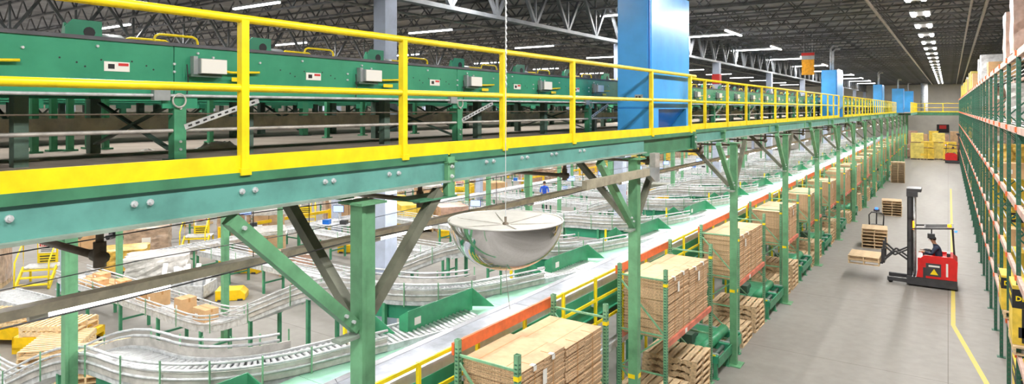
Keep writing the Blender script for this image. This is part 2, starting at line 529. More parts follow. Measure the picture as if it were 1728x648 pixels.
# columns with knee braces
cw = .076
shaft = MB().box(-cw, cw, -cw, -cw+.014, .02, 5.38).box(-cw, cw, cw-.014, cw, .02, 5.38).box(-.02, cw, -cw+.014, cw-.014, .02, 5.38)
shaft_m = MB().box(-cw, cw, -cw, cw, .02, 5.36).mesh('shaft', 'column_green')
groove_m = MB().box(cw-.03, cw+.012, -cw-.012, -cw+.03, .02, 5.36).mesh('corner_lip', 'column_green')
base_m = MB().box(-.2, .2, -.2, .2, 0, .025).mesh('base_plate', 'column_green')
cap_m = MB().box(-.15, .15, -.15, .15, 5.36, 5.38).mesh('cap_plate', 'column_green')
band_m = MB().box(-cw-.004, cw+.004, -cw-.004, cw+.004, 1.75, 1.82).mesh('yellow_band', 'rail_yellow')
def chan(a, b, m, w=.09, h=.1):
    a = Vector(a); b = Vector(b)
    return MB().bar(a, b, w, .016).bar(a+Vector((0,0,.04)), b+Vector((0,0,.04)), .016, h)
kb_y0 = MB().bar((0, -.08, 4.28), (0, -1.28, 5.40), .1, .1).mesh('knee_brace', 'column_green')
kb_y1 = MB().bar((0, .08, 4.38), (0, 1.02, 5.36), .09, .1).mesh('knee_brace', 'brace_dark')
kb_x = MB().bar((-.1, 0, 4.32), (-1.15, 0, 5.38), .09, .1, up=(0,1,0)).mesh('knee_brace', 'brace_dark')
gus = MB().box(-.06, .06, -.3, -.08, 4.2, 4.23).mesh('brace_seat', 'flange_edge')
kbolt = MB().lathe([(0, .025), (.016, .025), (.016, 0)], 8, axis='x').mesh('bolt', 'galv')
for ci, cx in enumerate((-4.30, -10.2, -16.05, -21.9)):
    for k, cy in enumerate(CYS):
        if cx < -12 and k > 12: continue
        where = ('along the aisle edge', 'in the second row under the mezzanine', 'in the third row under the mezzanine', 'in the last row under the mezzanine')[ci]
        c = thing('mezzanine_column', (f'green steel mezzanine column, {ordw(k-1)} in view {where}' if k else f'green steel mezzanine column out of view {where}'), 'column', (cx, cy, 0), group='mezzanine columns')
        link('shaft', shaft_m, c); link('base_plate', base_m, c); link('cap_plate', cap_m, c)
        link('corner_lip', groove_m, c)
        if ci == 0:
            if k >= 2: link('yellow_band', band_m, c)
            a = link('knee_brace', kb_y0, c); link('knee_brace', kb_y1, c); link('knee_brace', kb_x, c)
            link('bolt', kbolt, a, (.05, -.16, 4.36)); link('bolt', kbolt, a, (.05, -.24, 4.43)); link('bolt', kbolt, a, (.05, -1.2, 5.33))
            link('brace_seat', gus, c)
        elif ci == 1:
            link('knee_brace', kb_y1, c); link('knee_brace', kb_y0, c)

# guardrails
def guardrail(label, x, y0, y1, posts, zt=6.86, zm=6.35, r=.031, pw=.03):
    g = thing('guardrail', label, 'guardrail', (x, posts[0], DZ))
    for yp in posts:
        p = part('post', MB().box(x-pw, x+pw, yp-pw, yp+pw, DZ-.02, zt-.01), 'rail_yellow', g)
        part('post_foot', MB().box(x-pw-.012, x+pw+.012, yp-pw-.012, yp+pw+.012, DZ-.02, DZ+.03), 'rail_yellow', p)
    part('top_rail', MB().tube([(x, y0, zt), (x, y1, zt)], r, 12), 'rail_yellow', g, True)
    part('mid_rail', MB().tube([(x, y0, zm), (x, y1, zm)], r*.92, 12), 'rail_yellow', g, True)
    ys = [y0] + [p for p in posts if y0 < p < y1] + [y1]
    for i in range(len(ys)-1):
        if ys[i+1]-ys[i] > .1:
            part('toe_board', MB().box(x-.012, x+.012, ys[i]+.004, ys[i+1]-.004, DZ-.01, DZ+.125), 'rail_yellow', g)
    return g
guardrail('yellow pipe guardrail nearest the camera along the mezzanine edge', XE1, -8, 13.05, [-7.4+1.7*k for k in range(0, 6)] + [2.81, 4.49, 6.15, 7.83, 10.68, 12.72])
posts2 = [13.1+1.85*k for k in range(0, 45)]
guardrail('yellow guardrail with close posts beyond the tall blue enclosure', XE2, 13.1, posts2[13]+.05, posts2[:14])
guardrail('yellow guardrail past the second blue enclosure', XE2, posts2[14], posts2[37], posts2[14:38])
guardrail('yellow guardrail of the far widened platform', -3.36, 82.1, 99.4, [82.2+1.85*k for k in range(10)])

# ------------------------------------------------------------------ conveyors on the mezzanine
def deck_line(label, x0, x1, y0, y1, detail, zlo=6.30, zhi=6.76):
    """x0 = side facing the aisle, x1 = far side"""
    L = 4.03
    cv = thing('deck_conveyor', label, 'conveyor', (x0, 3.13, DZ))
    n0 = math.floor((y0-3.13)/L); n1 = math.ceil((y1-3.13)/L)
    o = origin(cv)
    pan = MB().box(0, .035, -L/2+.004, L/2-.004, zlo, zhi).box(0, .05, -L/2+.004, L/2-.004, zlo, zlo+.02).mesh('side_panel', 'conv_green')
    pan2 = MB().box(-.03, 0, -L/2+.004, L/2-.004, zlo, zhi).mesh('side_panel', 'conv_green')
    cap = MB().box(-.07, .05, -L/2, L/2, zhi, zhi+.03).mesh('top_strip', 'belt_dark')
    belt = MB().box(x1-x0, -.07, -L/2, L/2, zhi-.09, zhi-.05).mesh('belt', 'belt_dark')
    legf = MB().box(-.05, .05, -.055, -.045, DZ, zlo).box(-.05, .05, .045, .055, DZ, zlo).box(-.055, -.045, -.05, .05, DZ, zlo).box(.035, .05, -.055, .055, DZ, zlo)
    leg = legf.mesh('leg', 'leg_green')
    foot = MB().box(-.09, .09, -.09, .09, DZ, DZ+.015).mesh('foot_plate', 'leg_dark')
    hang = MB().box(.03, .05, -.16, .16, zlo-.1, zlo+.02).mesh('hanger_plate', 'conv_green')
    dark = MB().box(-.05, .05, -.05, .05, DZ, zlo).mesh('leg', 'leg_dark')
    xbr = MB().bar((-.1, -.02, DZ+.1), (x1-x0+.1, .02, zlo-.05), .05, .02).bar((-.1, .02, zlo-.05), (x1-x0+.1, -.02, DZ+.1), .05, .02).mesh('cross_brace', 'leg_dark')
    strut = MB().bar((.045, .04, 6.03), (.045, .80, 6.28), .012, .05)
    strutm = strut.mesh('strut', 'galv')
    slot = MB()
    for i in range(10):
        f = (i+.7)/10.6
        p = Vector((.053, .04+f*.76, 6.03+f*.25)); d = Vector((0, .76, .25)).normalized()*.018
        slot.bar(p-d, p+d, .004, .016)
    slotm = slot.mesh('slot', 'black_print')
    bolt = MB().lathe([(0, .016), (.011, .016), (.013, 0)], 6, axis='x').mesh('bolt', 'galv')
    hole = MB().lathe([(0, .002), (.008, .002), (.008, 0)], 6, axis='x').mesh('punched_hole', 'black_print')
    hoop = []
    for dy, dx, hh in ((.1, 0, 7.03), (-.12, -.2, 6.98)):
        pts = [(dx, dy-.25, zhi-.06), (dx, dy-.25, hh-.06), (dx, dy-.235, hh-.02), (dx, dy-.19, hh), (dx, dy+.19, hh), (dx, dy+.235, hh-.02), (dx, dy+.25, hh-.06), (dx, dy+.25, zhi-.06)]
        hoop.append(MB().tube(pts, .014, 8).mesh('hoop', 'rail_yellow', True))
    brk = MB().prism([(0, -.17, zhi-.08), (0, .17, zhi-.08), (0, .17, 7.1), (0, -.1, 7.1), (0, -.17, 7.02)], (.02, 0, 0)).prism([(0, -.17, zhi-.08), (-.16, -.17, zhi-.08), (-.03, -.17, 7.06), (0, -.17, 7.06)], (0, .02, 0)).mesh('motor_bracket', 'conv_green')
    bhole = MB().lathe([(0, .004), (.055, .004), (.055, 0)], 12, axis='x').mesh('bracket_hole', 'black_print')
    motor = MB().lathe([(0, .28), (.07, .28), (.09, .25), (.09, 0), (0, 0)], 14, axis='y').mesh('motor', 'steel_box', True)
    jb = MB().box(0, .1, -.13, .13, 6.52, 6.66).box(0, .06, -.17, -.13, 6.5, 6.68).mesh('junction_box', 'steel_box')
    jlid = MB().box(.1, .112, -.125, .125, 6.525, 6.655).mesh('lid', 'white_plate')
    jsh = MB().box(0, .07, -.2, .1, 6.49, 6.515).mesh('box_bracket', 'leg_dark')
    jcond = MB().tube([(.04, .13, 6.56), (.05, .2, 6.545), (.04, .33, 6.55), (.04, .52, 6.56)], .012, 8).mesh('conduit', 'rail_yellow', True)
    ytag = MB().box(.036, .04, .22, .38, 6.46, 6.5).mesh('yellow_tag', 'rail_yellow')
    wl = MB().box(0, .004, -.1, .1, 6.51, 6.59).mesh('warning_plate', 'white_plate')
    wl_b = MB().box(.004, .006, -.07, -.02, 6.53, 6.57).mesh('pictogram', 'black_print')
    wl_r = MB().box(.004, .006, .01, .09, 6.557, 6.58).mesh('red_print', 'red_print')
    lowbox = MB().box(.03, .09, -.07, .07, 6.27, 6.38).mesh('switch_box', 'steel_box')
    coil = MB()
    coil.tube([(.07, .06*math.cos(a), 6.27+.06*math.sin(a)) for a in [2*math.pi*i/14 for i in range(14)]], .009, 6, closed=True)
    coilm = coil.mesh('cable_coil', 'pipe_grey', True)
    wire = MB().tube([(.045, 0, 6.33), (.05, .01, 6.45), (.045, 0, 6.6)], .006, 6).mesh('wire', 'cable_black')
    for n in range(n0, n1+1):
        yc = n*L   # relative to 3.13
        yw = yc+3.13
        p = link('side_panel', pan, cv, (0, yc+L/2-.05, 0-o[2]))
        link('side_panel', pan2, cv, (x1-x0, yc+L/2-.05, -o[2]))
        link('top_strip', cap, cv, (0, yc+L/2-.05, -o[2]))
        link('belt', belt, cv, (0, yc+L/2-.05, -o[2]))
        lg = link('leg', leg, cv, (0, yc, -o[2])); link('foot_plate', foot, lg)
        link('hanger_plate', hang, cv, (0, yc, -o[2]))
        link('leg', dark, cv, (x1-x0, yc, -o[2]))
        link('leg', dark, cv, (-.35, yc-L*.27, -o[2])); link('leg', dark, cv, (-.35, yc+L*.23, -o[2]))
        link('cross_brace', xbr, cv, (0, yc+.0, -o[2]))
        near = detail and -4 < yw < 34
        if detail:
            st = link('strut', strutm, cv, (0, yc, -o[2]))
            if near: link('slots', slotm, st)['kind'] = 'stuff'
            for j in range(2):
                yj = yc + j*L/2
                q = link('junction_box', jb, cv, (.035, yj+.27, -o[2]))
                link('lid', jlid, q); link('conduit', jcond, q); link('box_bracket', jsh, q)
                w = link('warning_plate', wl, cv, (.036, yj-.53, -o[2]))
                for h in hoop: link('hoop', h, cv, (-1.5, yj+.7, -o[2]))
                b = link('motor_bracket', brk, cv, (-1.5, yj-.16, -o[2]))
                link('bracket_hole', bhole, b, (.02, .05, 6.98))
                link('motor', motor, b, (-.1, .15, 6.9))
                if near:
                    link('pictogram', wl_b, w); link('red_print', wl_r, w)
                    link('yellow_tag', ytag, q)
                    link('wire', wire, q, (-.01, -.22, 0))
                    for bx in ((-.1, 6.71), (-.95, 6.71), (.05, 6.68), (.05, 6.6), (.55, 6.66), (-.32, 6.6), (-.32, 6.53)):
                        link('bolt', bolt, cv, (.035, yj+.27+bx[0], bx[1]-o[2]))
                    for i in range(9):
                        link('punched_hole', hole, cv, (.035, yj-.95+i*.09+(.03 if i % 2 else 0), 6.6-.03*(i % 3)-o[2]))
            if near:
                link('switch_box', lowbox, cv, (0, yc-.18, -o[2])); link('cable_coil', coilm, cv, (0, yc-.02, -o[2]))
                for z in (5.83, 5.9, 6.2): link('bolt', bolt, lg, (.05, 0, z))
    if detail:
        part('conduit_pipe', MB().tube([(x0+.06, y0, zlo+.015), (x0+.06, y1, zlo+.015)], .014, 8), 'galv', cv, True)
        part('lower_pipe', MB().tube([(x0+.02, y0, 6.0), (x0+.02, y1, 6.0)], .017, 8), 'pipe_grey', cv, True)
        part('upper_rod', MB().tube([(x0+.02, y0, 6.15), (x0+.02, y1, 6.15)], .008, 6), 'pipe_brown', cv, True)
    part('return_beam', MB().box(x1+.12, x1+.2, y0, y1, 5.95, 6.1), 'trough_tan', cv)
    return cv
deck_line('green walled belt conveyor with yellow hoops nearest the mezzanine guardrail', -5.8, -7.45, -3, 96, True)
deck_line('green belt conveyor behind the hooped one on the mezzanine', -9.2, -10.4, -3, 80, False)
deck_line('third green belt conveyor back from the guardrail on the mezzanine', -12.2, -13.4, -1, 80, False)
deck_line('fourth green belt conveyor back from the guardrail on the mezzanine', -15.6, -16.8, 2, 80, False)
deck_line('farthest green belt conveyor on the mezzanine deck', -19.4, -20.6, 4, 80, False)
# loose green posts and yellow gates standing on the deck between the lines
for i, (px, x) in enumerate([(58, -7.9), (90, -8.1), (118, -8.0), (150, -8.3), (178, -8.0), (355, -8.4), (552, -8.2), (612, -8.4), (700, -8.2)]):
    q = on_x(px, 190, x)
    solo('support_post', MB().box(-.03, .03, -.03, .03, 0, .62).box(-.06, .06, -.06, .06, 0, .02), 'leg_green',
         f'short green conveyor support post on the deck, {ordw(i)} from the left', 'post', (x, q[1], DZ), 'deck support posts')
q = on_x(36, 180, -7.42)
solo('warning_flag', MB().prism([(0, -.035, 0), (0, .035, 0), (0, .01, .24), (0, -.005, .24)], (.01, 0, 0)), 'red_cloth', 'small red triangular flag hanging under the near green conveyor', 'flag', (q[0], q[1], 6.06))
# plastic scrap on the deck
def crumple(w, l, h, seed, n=9):
    r = random.Random(seed); mb = MB(); ring = []
    nv = len(mb.v)
    for i in range(n):
        for j in range(n):
            u, v = i/(n-1), j/(n-1)
            e = min(u, 1-u, v, 1-v)*4
            mb.v.append(((u-.5)*w+r.uniform(-.1, .1)*w/n*3, (v-.5)*l+r.uniform(-.1, .1)*l/n*3, max(0, min(1, e))*h*r.uniform(.3, 1)))
    for i in range(n-1):
        for j in range(n-1):
            a = nv+i*n+j
            mb.f.append((a, a+n, a+n+1, a+1))
    return mb
q = on_z(368, 250, DZ)
solo('plastic_scrap', crumple(.25, .45, .09, 3), 'plastic_white', 'crumpled clear plastic sheet lying on the mezzanine deck', 'litter', (q[0], q[1], DZ+.001))
q = on_z(248, 254, DZ)
solo('paper_scrap', crumple(.09, .13, .03, 5, 6), 'white_plate', 'small torn paper scrap on the mezzanine deck', 'litter', (q[0], q[1], DZ+.001))
q = on_z(42, 272, DZ)
solo('paper_strip', MB().box(-.03, .03, -.1, .1, 0, .012).box(-.01, .02, -.12, .08, .012, .018), 'white_plate', 'white paper strip on the deck at far left', 'litter', (q[0], q[1], DZ+.001))

# ------------------------------------------------------------------ blue lift enclosures
def blue_lift(label, x, y, z, wx, ly, h, pipe=True, near=False):
    t = thing('lift_enclosure', label, 'enclosure', (x, y, z), group='blue lift enclosures')
    x0, x1, y0, y1 = x-wx, x, y, y+ly
    zo = z+.46; ya, yb_ = y0+.42, y1-.18
    part('housing', MB().box(x0, x1, y0, y1, zo, z+h).box(x0, x1, y0, ya, z, zo).box(x0, x1, yb_, y1, z, zo).box(x0, x0+.03, ya, yb_, z, zo), 'machine_blue', t)
    part('hopper', MB().prism([(x-.04, ya+.1, zo), (x-.04, yb_-.02, zo), (x-.3, yb_-.3, z), (x-.3, ya+.3, z)], (-.02, 0, 0))
         .prism([(x-.04, ya+.1, zo), (x-.3, ya+.35, z), (x-.04, ya+.1, z)], (0, .02, 0)), 'machine_blue_deep', t)
    part('seam', MB().box(x0+.002, x1-.002, y0-.004, y0, zo+.01, zo+.022).box(x1-.02, x1+.004, y0-.004, y0+.02, z, z+h), 'machine_blue_deep', t)
    part('door_panel', MB().box(x0+.04, x1-.04, y0-.012, y0, z+.5, z+h-.05), 'machine_blue', t)
    part('side_panel', MB().box(x1, x1+.012, y0+.06, y1-.06, zo+.05, z+h-.06), 'machine_blue', t)
    if near:
        b = part('switch_box', MB().box(x0+.36, x0+.5, y0-.06, y0-.012, z+.63, z+.72), 'steel_box', t)
        for dx in (.4, .46):
            part('push_button', MB().lathe([(0, -.015), (.018, -.015), (.018, 0)], 10, (x0+dx, y0-.06, z+.675), 'y'), 'black_print', b)
        part('lift_eye', MB().tube([(x0-.03, y0+.1, z+2.3+.04*math.cos(a)) if False else (x0-.05, y0+.1+.05*math.sin(a), z+2.3+.05*math.cos(a)) for a in [i*math.pi/5 for i in range(10)]], .012, 6, closed=True), 'galv', t)
    if pipe:
        for dy, top in ((.25*ly, 9.4), (.6*ly, 9.3)):
            part('riser_pipe', MB().tube([(x-wx*.5, y+dy, z+h), (x-wx*.5, y+dy, top), (x-wx*.5+.1, y+dy+.15, top+.15), (x-wx*.5+.3, y+dy+.3, top+.15)], .05, 10), 'galv', t, True)
    return t
blue_lift('tall bright blue lift enclosure behind the near guardrail', -4.42, 10.9, DZ, .62, 2.12, 2.68, False, True)
blue_lift('blue lift enclosure with twin riser pipes, second along the mezzanine', -4.85, 37.6, DZ, .74, 2.4, 2.5)
blue_lift('blue lift enclosure, third along the mezzanine', -4.88, 66.0, DZ, .7, 2.4, 2.6)
blue_lift('blue lift enclosure, fourth along the mezzanine', -4.15, 84.0, DZ, 1.1, 2.0, 2.7)
blue_lift('small far blue lift enclosure, last along the mezzanine', -3.75, 97.2, DZ, 1.1, 2.0, 2.7)
solo('ventilation_duct', MB().lathe([(.42, 0), (.42, 4.4)], 20).lathe([(.45, 1.2), (.45, 1.25)], 20), 'galv', 'round silver duct beside the last blue enclosure', 'duct', (-2.6, 100.7, 5.76), smooth=True)

# bent conduit bracket hung under the mezzanine edge below the near blue enclosure
t = thing('cable_tray', 'grey bent steel tray hung under the blue enclosure', 'tray', (-4.3, 10.4, 5.0))
part('drop', MB().box(-4.2, -4.1, 10.36, 10.56, 5.06, 5.44), 'pipe_grey', t)
part('elbow', MB().prism([(-4.2, 10.56, 4.95), (-4.2, 10.4, 4.95), (-4.2, 10.15, 5.08), (-4.2, 10.15, 5.2), (-4.2, 10.56, 5.2)], (.1, 0, 0)), 'steel_box', t)
part('run', MB().box(-4.19, -4.11, 7.9, 10.15, 5.08, 5.2), 'tan_beam', t)

# ------------------------------------------------------------------ strip lamps, cables and pipes under the mezzanine
strip_h = MB().prism([(-.03, 0, .02), (.03, 0, .02), (.06, 0, .1), (-.06, 0, .1)], (0, 3.3, 0)).mesh('trough', 'trough_tan')
strip_t = MB().tube([(0, 1.3, 0), (0, 2.2, 0)], .022, 8).mesh('tube', 'lamp_strip', True)
strip_c = MB().tube([(0, 1.18, 0), (0, 1.3, 0)], .028, 8).mesh('lamp_holder', 'white_plate')
strip_r2 = MB().tube([(0, 0, .1), (0, 0, .48)], .005, 4).mesh('hanger', 'cable_black')
strip_r = MB().tube([(0, 0, .1), (0, 0, 1.0)], .005, 4).mesh('hanger', 'cable_black')
for ix, x in enumerate((-5.5, -8.5, -13.5, -18.0, -21.2)):  # rows past the first are unseen, added to light the area below
    yy = -6.0; k = 0
    while yy < 92:
        if ix == 4 and k % 2: yy += 3.35; k += 1; continue
        t = thing('strip_lamp', (f'trough strip lamp under the mezzanine, {ordw(k-2)} in view along the row nearest the aisle' if k > 1 else f'trough strip lamp out of view nearest the aisle, {ordw(1-k)} back') if ix == 0 else f'added trough strip lamp hidden under the mezzanine, {ordw(k)} along the {ordw(ix)} row from the aisle', 'lamp', (x, yy, 4.68 if ix == 0 else 5.2), group='strip lamps under the mezzanine')
        link('trough', strip_h, t); link('tube', strip_t, t); link('lamp_holder', strip_c, t); link('hanger', strip_r2 if ix else strip_r, t, (0, .3, 0)); link('hanger', strip_r2 if ix else strip_r, t, (0, 3, 0))
        area('added_strip_light' if ix else 'strip_light', t, (0, 1.75, -.03), .05, .9, P_STRIP_ADDED if ix else P_STRIP, (1, .98, .95))
        yy += 3.35; k += 1
for i, (x, z0_, z1_, lab) in enumerate([(-4.55, 4.95, 5.15, 'thin black cable strung under the near mezzanine edge'), (-6.4, 5.05, 5.0, 'second thin black cable strung under the mezzanine deck'), (-8.2, 4.3, 4.6, 'lower thin black cable strung under the mezzanine deck')]):
    pts = []
    for j in range(25):
        yq = -2+j*2.0; f = (j % 3)/3.0
        pts.append((x, yq, z0_+(z1_-z0_)*j/24-.05*math.sin(math.pi*f)))
    solo('cable', MB().tube(pts, .006, 6), 'cable_black', lab, 'cable')
for k in range(0, 16):
    yq = 2.03+3.18*k
    t = thing('sprinkler_branch', f'dark sprinkler branch pipe with tee under the mezzanine edge, {ordw(k)} along', 'pipe', (-5.2, yq, 5.0), group='sprinkler branches')
    part('pipe', MB().tube([(-5.85, yq, 5.2), (-4.75, yq, 5.2)], .028, 8), 'pipe_brown', t, True)
    part('tee', MB().tube([(-4.82, yq, 5.2), (-4.68, yq, 5.2)], .04, 10).tube([(-4.74, yq, 5.13), (-4.74, yq, 5.3)], .04, 10), 'pipe_brown', t, True)
    part('drop_pipe', MB().tube([(-4.74, yq, 5.3), (-4.74, yq, 5.68)], .026, 8), 'pipe_brown', t, True)

# ------------------------------------------------------------------ hanging dome mirror
dx, dy, dz, dr = -3.52, 5.08, 5.13, .55
t = thing('dome_mirror', 'large half-dome safety mirror hanging from a wire in front of the mezzanine', 'mirror', (dx, dy, dz))
prof = [(.001, -.47)] + [(dr*math.sin(a), -.47*math.cos(a)) for a in [math.pi/2*i/18 for i in range(1, 19)]]
part('mirror_shell', MB().lathe(prof, 64, (dx, dy, dz)), 'mirror_shell', t, True)
bk = part('backing', MB().lathe([(dr-.012, .0), (dr*.7, -.02), (.06, -.045), (.001, -.045)], 64, (dx, dy, dz)), 'mirror_back', t, True)
part('rim', MB().tube([(dx+dr*math.cos(a), dy+dr*math.sin(a), dz) for a in [2*math.pi*i/64 for i in range(64)]], .01, 6, closed=True), 'mirror_back', t, True)
for i in range(6):
    a = i*math.pi/3+.3
    part('rib', MB().bar((dx+.05*math.cos(a), dy+.05*math.sin(a), dz-.04), (dx+.9*dr*math.cos(a), dy+.9*dr*math.sin(a), dz-.006), .006, .006), 'pipe_grey', bk)
part('hook', MB().lathe([(.03, -.045), (.03, -.03), (.012, -.02), (.012, .03), (.001, .03)], 12, (dx, dy, dz)), 'pipe_brown', bk, True)
part('wire', MB().tube([(dx, dy, dz+.02), (dx, dy, 9.5)], .004, 6), 'galv', t)
part('chain', MB().tube([(dx+.01*(i % 2), dy, 6.4+.03*i) for i in range(104)], .006, 5), 'galv', t)
part('tail_cord', MB().tube([(dx, dy, dz-.47), (dx+.02, dy+.01, dz-.7), (dx+.05, dy, dz-.85)], .004, 5), 'pipe_grey', t)

# ------------------------------------------------------------------ pallets
def pallet_parts(name, loc, label, group, rz=0.0, detail=True, light=False, L=1.2, Wd=1.0):
    t = thing(name, label, 'pallet', loc, rz, group)
    wood = 'wood_light' if light else 'wood'
    key = (L, Wd, light, detail)
    if key not in PAL:
        d = {}
        if detail:
            d['board'] = MB().box(-Wd/2, Wd/2, -.065, .065, 0, .02).mesh('deck_board', wood)
            # stringer with two notches
            d['stringer'] = MB().prism([(0, -L/2, 0), (0, -L/2, .102), (0, L/2, .102), (0, L/2, 0), (0, L*.32, 0), (0, L*.3, .035), (0, L*.16, .035), (0, L*.14, 0), (0, -L*.14, 0), (0, -L*.16, .035), (0, -L*.3, .035), (0, -L*.32, 0)], (.04, 0, 0)).mesh('stringer', wood)
        else:
            mb = MB()
            nb = 11 if light else 7; gp = .035 if light else .018
            for i in range(nb): mb.box(-Wd/2, Wd/2, -L/2+i*L/nb+gp, -L/2+(i+1)*L/nb-gp, .122, .142)
            for i in range(4): mb.box(-Wd/2, Wd/2, -L/2+i*(L-.1)/3, -L/2+i*(L-.1)/3+.1, 0, .02)
            for i in range(3): mb.box(-Wd/2+i*(Wd-.04)/2, -Wd/2+i*(Wd-.04)/2+.04, -L/2, L/2, .02, .122)
            d['all'] = mb.mesh('boards', wood)
        PAL[key] = d
    d = PAL[key]
    if detail:
        for i in range(7): link('deck_board', d['board'], t, (0, -L/2+.065+i*(L-.13)/6, .122))
        for i in range(3): link('deck_board', d['board'], t, (0, -L/2+.065+i*(L-.13)/2, 0))
        for i in range(3): link('stringer', d['stringer'], t, (-Wd/2+i*(Wd-.04)/2, 0, .02))
    else:
        link('boards', d['all'], t)
    return t
PAL = {}
def pallet_stack(n, loc, where, group, rz=0.0, detail=True, light=False, jitter=.012, L=1.2, Wd=1.0):
    r = random.Random(hash((round(loc[0], 2), round(loc[1], 2))) & 0xffff)
    for i in range(n):
        pos = 'bottom' if i == 0 else ('top' if i == n-1 else ordw(i)+' up')
        if n == 1: pos = 'single'
        pallet_parts('wooden_pallet', (loc[0]+r.uniform(-jitter, jitter), loc[1]+r.uniform(-jitter, jitter), loc[2]+i*.1425), f'{"pale" if light else "worn"} pallet, {pos} {"one" if n == 1 else "of stack"} {where}', group, rz+r.uniform(-.02, .02), detail, light, L, Wd)

# ------------------------------------------------------------------ cardboard racks along the aisle
FX, RX = -4.45, -5.4
NB = 17
SHELF = 1.75
up_h = 3.13
def upright_mesh(mname, h, m):
    mb = MB().box(-.035, .035, -.035, -.028, 0, h).box(-.035, .035, .028, .035, 0, h).box(.028, .035, -.035, .035, 0, h).box(-.035, -.028, -.035, .035, 0, h)
    return mb.mesh(mname, m)
u_m = upright_mesh('upright', up_h, 'rack_green')
uh = MB()
for i in range(56):
    uh.box(.0355, .037, -.018, .018, .08+i*.053, .1+i*.053).box(-.018, .018, -.037, -.0355, .08+i*.053, .1+i*.053)
uhm = uh.mesh('upright_slots', 'rack_dark')
yb_m = MB().box(-.038, .038, -.038, .038, 2.80, 2.86).mesh('yellow_clip', 'rail_yellow')
fp_m = MB().box(-.08, .08, -.07, .07, 0, .01).mesh('foot_plate', 'rack_green')
D = FX-RX
br_m = {}
br = []
for (za, zb) in ((.25, .25), (1.1, 1.1), (1.85, 1.85), (2.92, 2.92), (.25, 1.1), (1.85, 1.1), (1.85, 2.84)):
    br.append(MB().bar((0, 0, za), (-D, 0, zb), .025, .03).mesh('brace', 'rack_green'))
bund_proto = {}
def cardboard_stack(x, y, z, lx, ly, h, label, parts, seed):
    r = random.Random(seed)
    t = thing('cardboard_stack', label, 'cardboard', (x, y, z), group='stacks of flat cardboard on the rack')
    n = 20
    lh = h/n
    allm = MB()
    for i in range(n):
        key = (lx, ly, round(lh, 4))
        ox, oy = r.uniform(-.012, .012), r.uniform(-.012, .012)
        if i == n-1: ox = oy = 0
        if parts:
            if key not in bund_proto:
                mb = MB()
                # a bundle is two folded blanks a little out of line, split down the middle
                for (xa, xb) in ((-lx/2, lx/2),):
                    mb.box(xa, xb, -ly/2, -.004, 0, lh*.44).box(xa+.012, xb-.01, -ly/2+.008, -.004, lh*.5, lh*.94)
                    mb.box(xa+.006, xb-.008, .004, ly/2-.006, 0, lh*.44).box(xa, xb, .004, ly/2, lh*.5, lh*.94)
                bund_proto[key] = mb.mesh('cardboard_bundle', 'cardboard_edge')
            link('cardboard_bundle', bund_proto[key], t, (ox, oy, i*lh))
        else:
            allm.box(-lx/2+ox, lx/2+ox, -ly/2+oy, ly/2+oy, i*lh, i*lh+lh*.44).box(-lx/2+ox+.015, lx/2+ox-.012, -ly/2+oy+.012, ly/2+oy-.012, i*lh+lh*.5, i*lh+lh*.92)
    if not parts:
        o = link('cardboard_bundles', allm.mesh('cardboard_bundles', 'cardboard_edge'), t); o['kind'] = 'stuff'
    top = MB().box(-lx/2, lx/2, -ly/2, ly/2, h-.004, h+.006)
    o = link('top_sheet', top.mesh('top_sheet', 'cardboard'), t)
    st = MB()
    for xs in (-lx*.28,):
        st.box(xs-.004, xs+.004, -ly/2-.004, ly/2+.004, h+.006, h+.008)
    st.box(lx*.2, lx*.2+.006, -ly/2, ly/2, h+.006, h+.008)
    link('strap', st.mesh('strap', 'tape'), t)
    for ys in (-ly*.22, ly*.2):
        link('strap', MB().box(lx/2+.014, lx/2+.018, ys-.006, ys+.006, 0, h+.008).box(lx*.3, lx/2+.018, ys-.006, ys+.006, h+.006, h+.009).mesh('strap', 'tape'), t)
    if r.random() < .75:
        for ys in (-ly*.22, ly*.2):
            link('corner_protector', MB().box(lx/2-.05, lx/2+.022, ys-.035, ys+.035, h+.006, h+.012).box(lx/2+.016, lx/2+.022, ys-.035, ys+.035, h-.06, h+.012).mesh('corner_protector', 'white_plate'), t)
        yl = r.uniform(-.1, .1)*ly
        link('paper_tag', MB().box(lx/2+.019, lx/2+.022, yl-.05, yl+.05, h-.32, h-.12).mesh('paper_tag', 'white_plate'), t)
    return t
roll_m = MB().tube([(0, -.55, 0), (0, .55, 0)], .035, 8).mesh('roller', 'leg_dark', True)
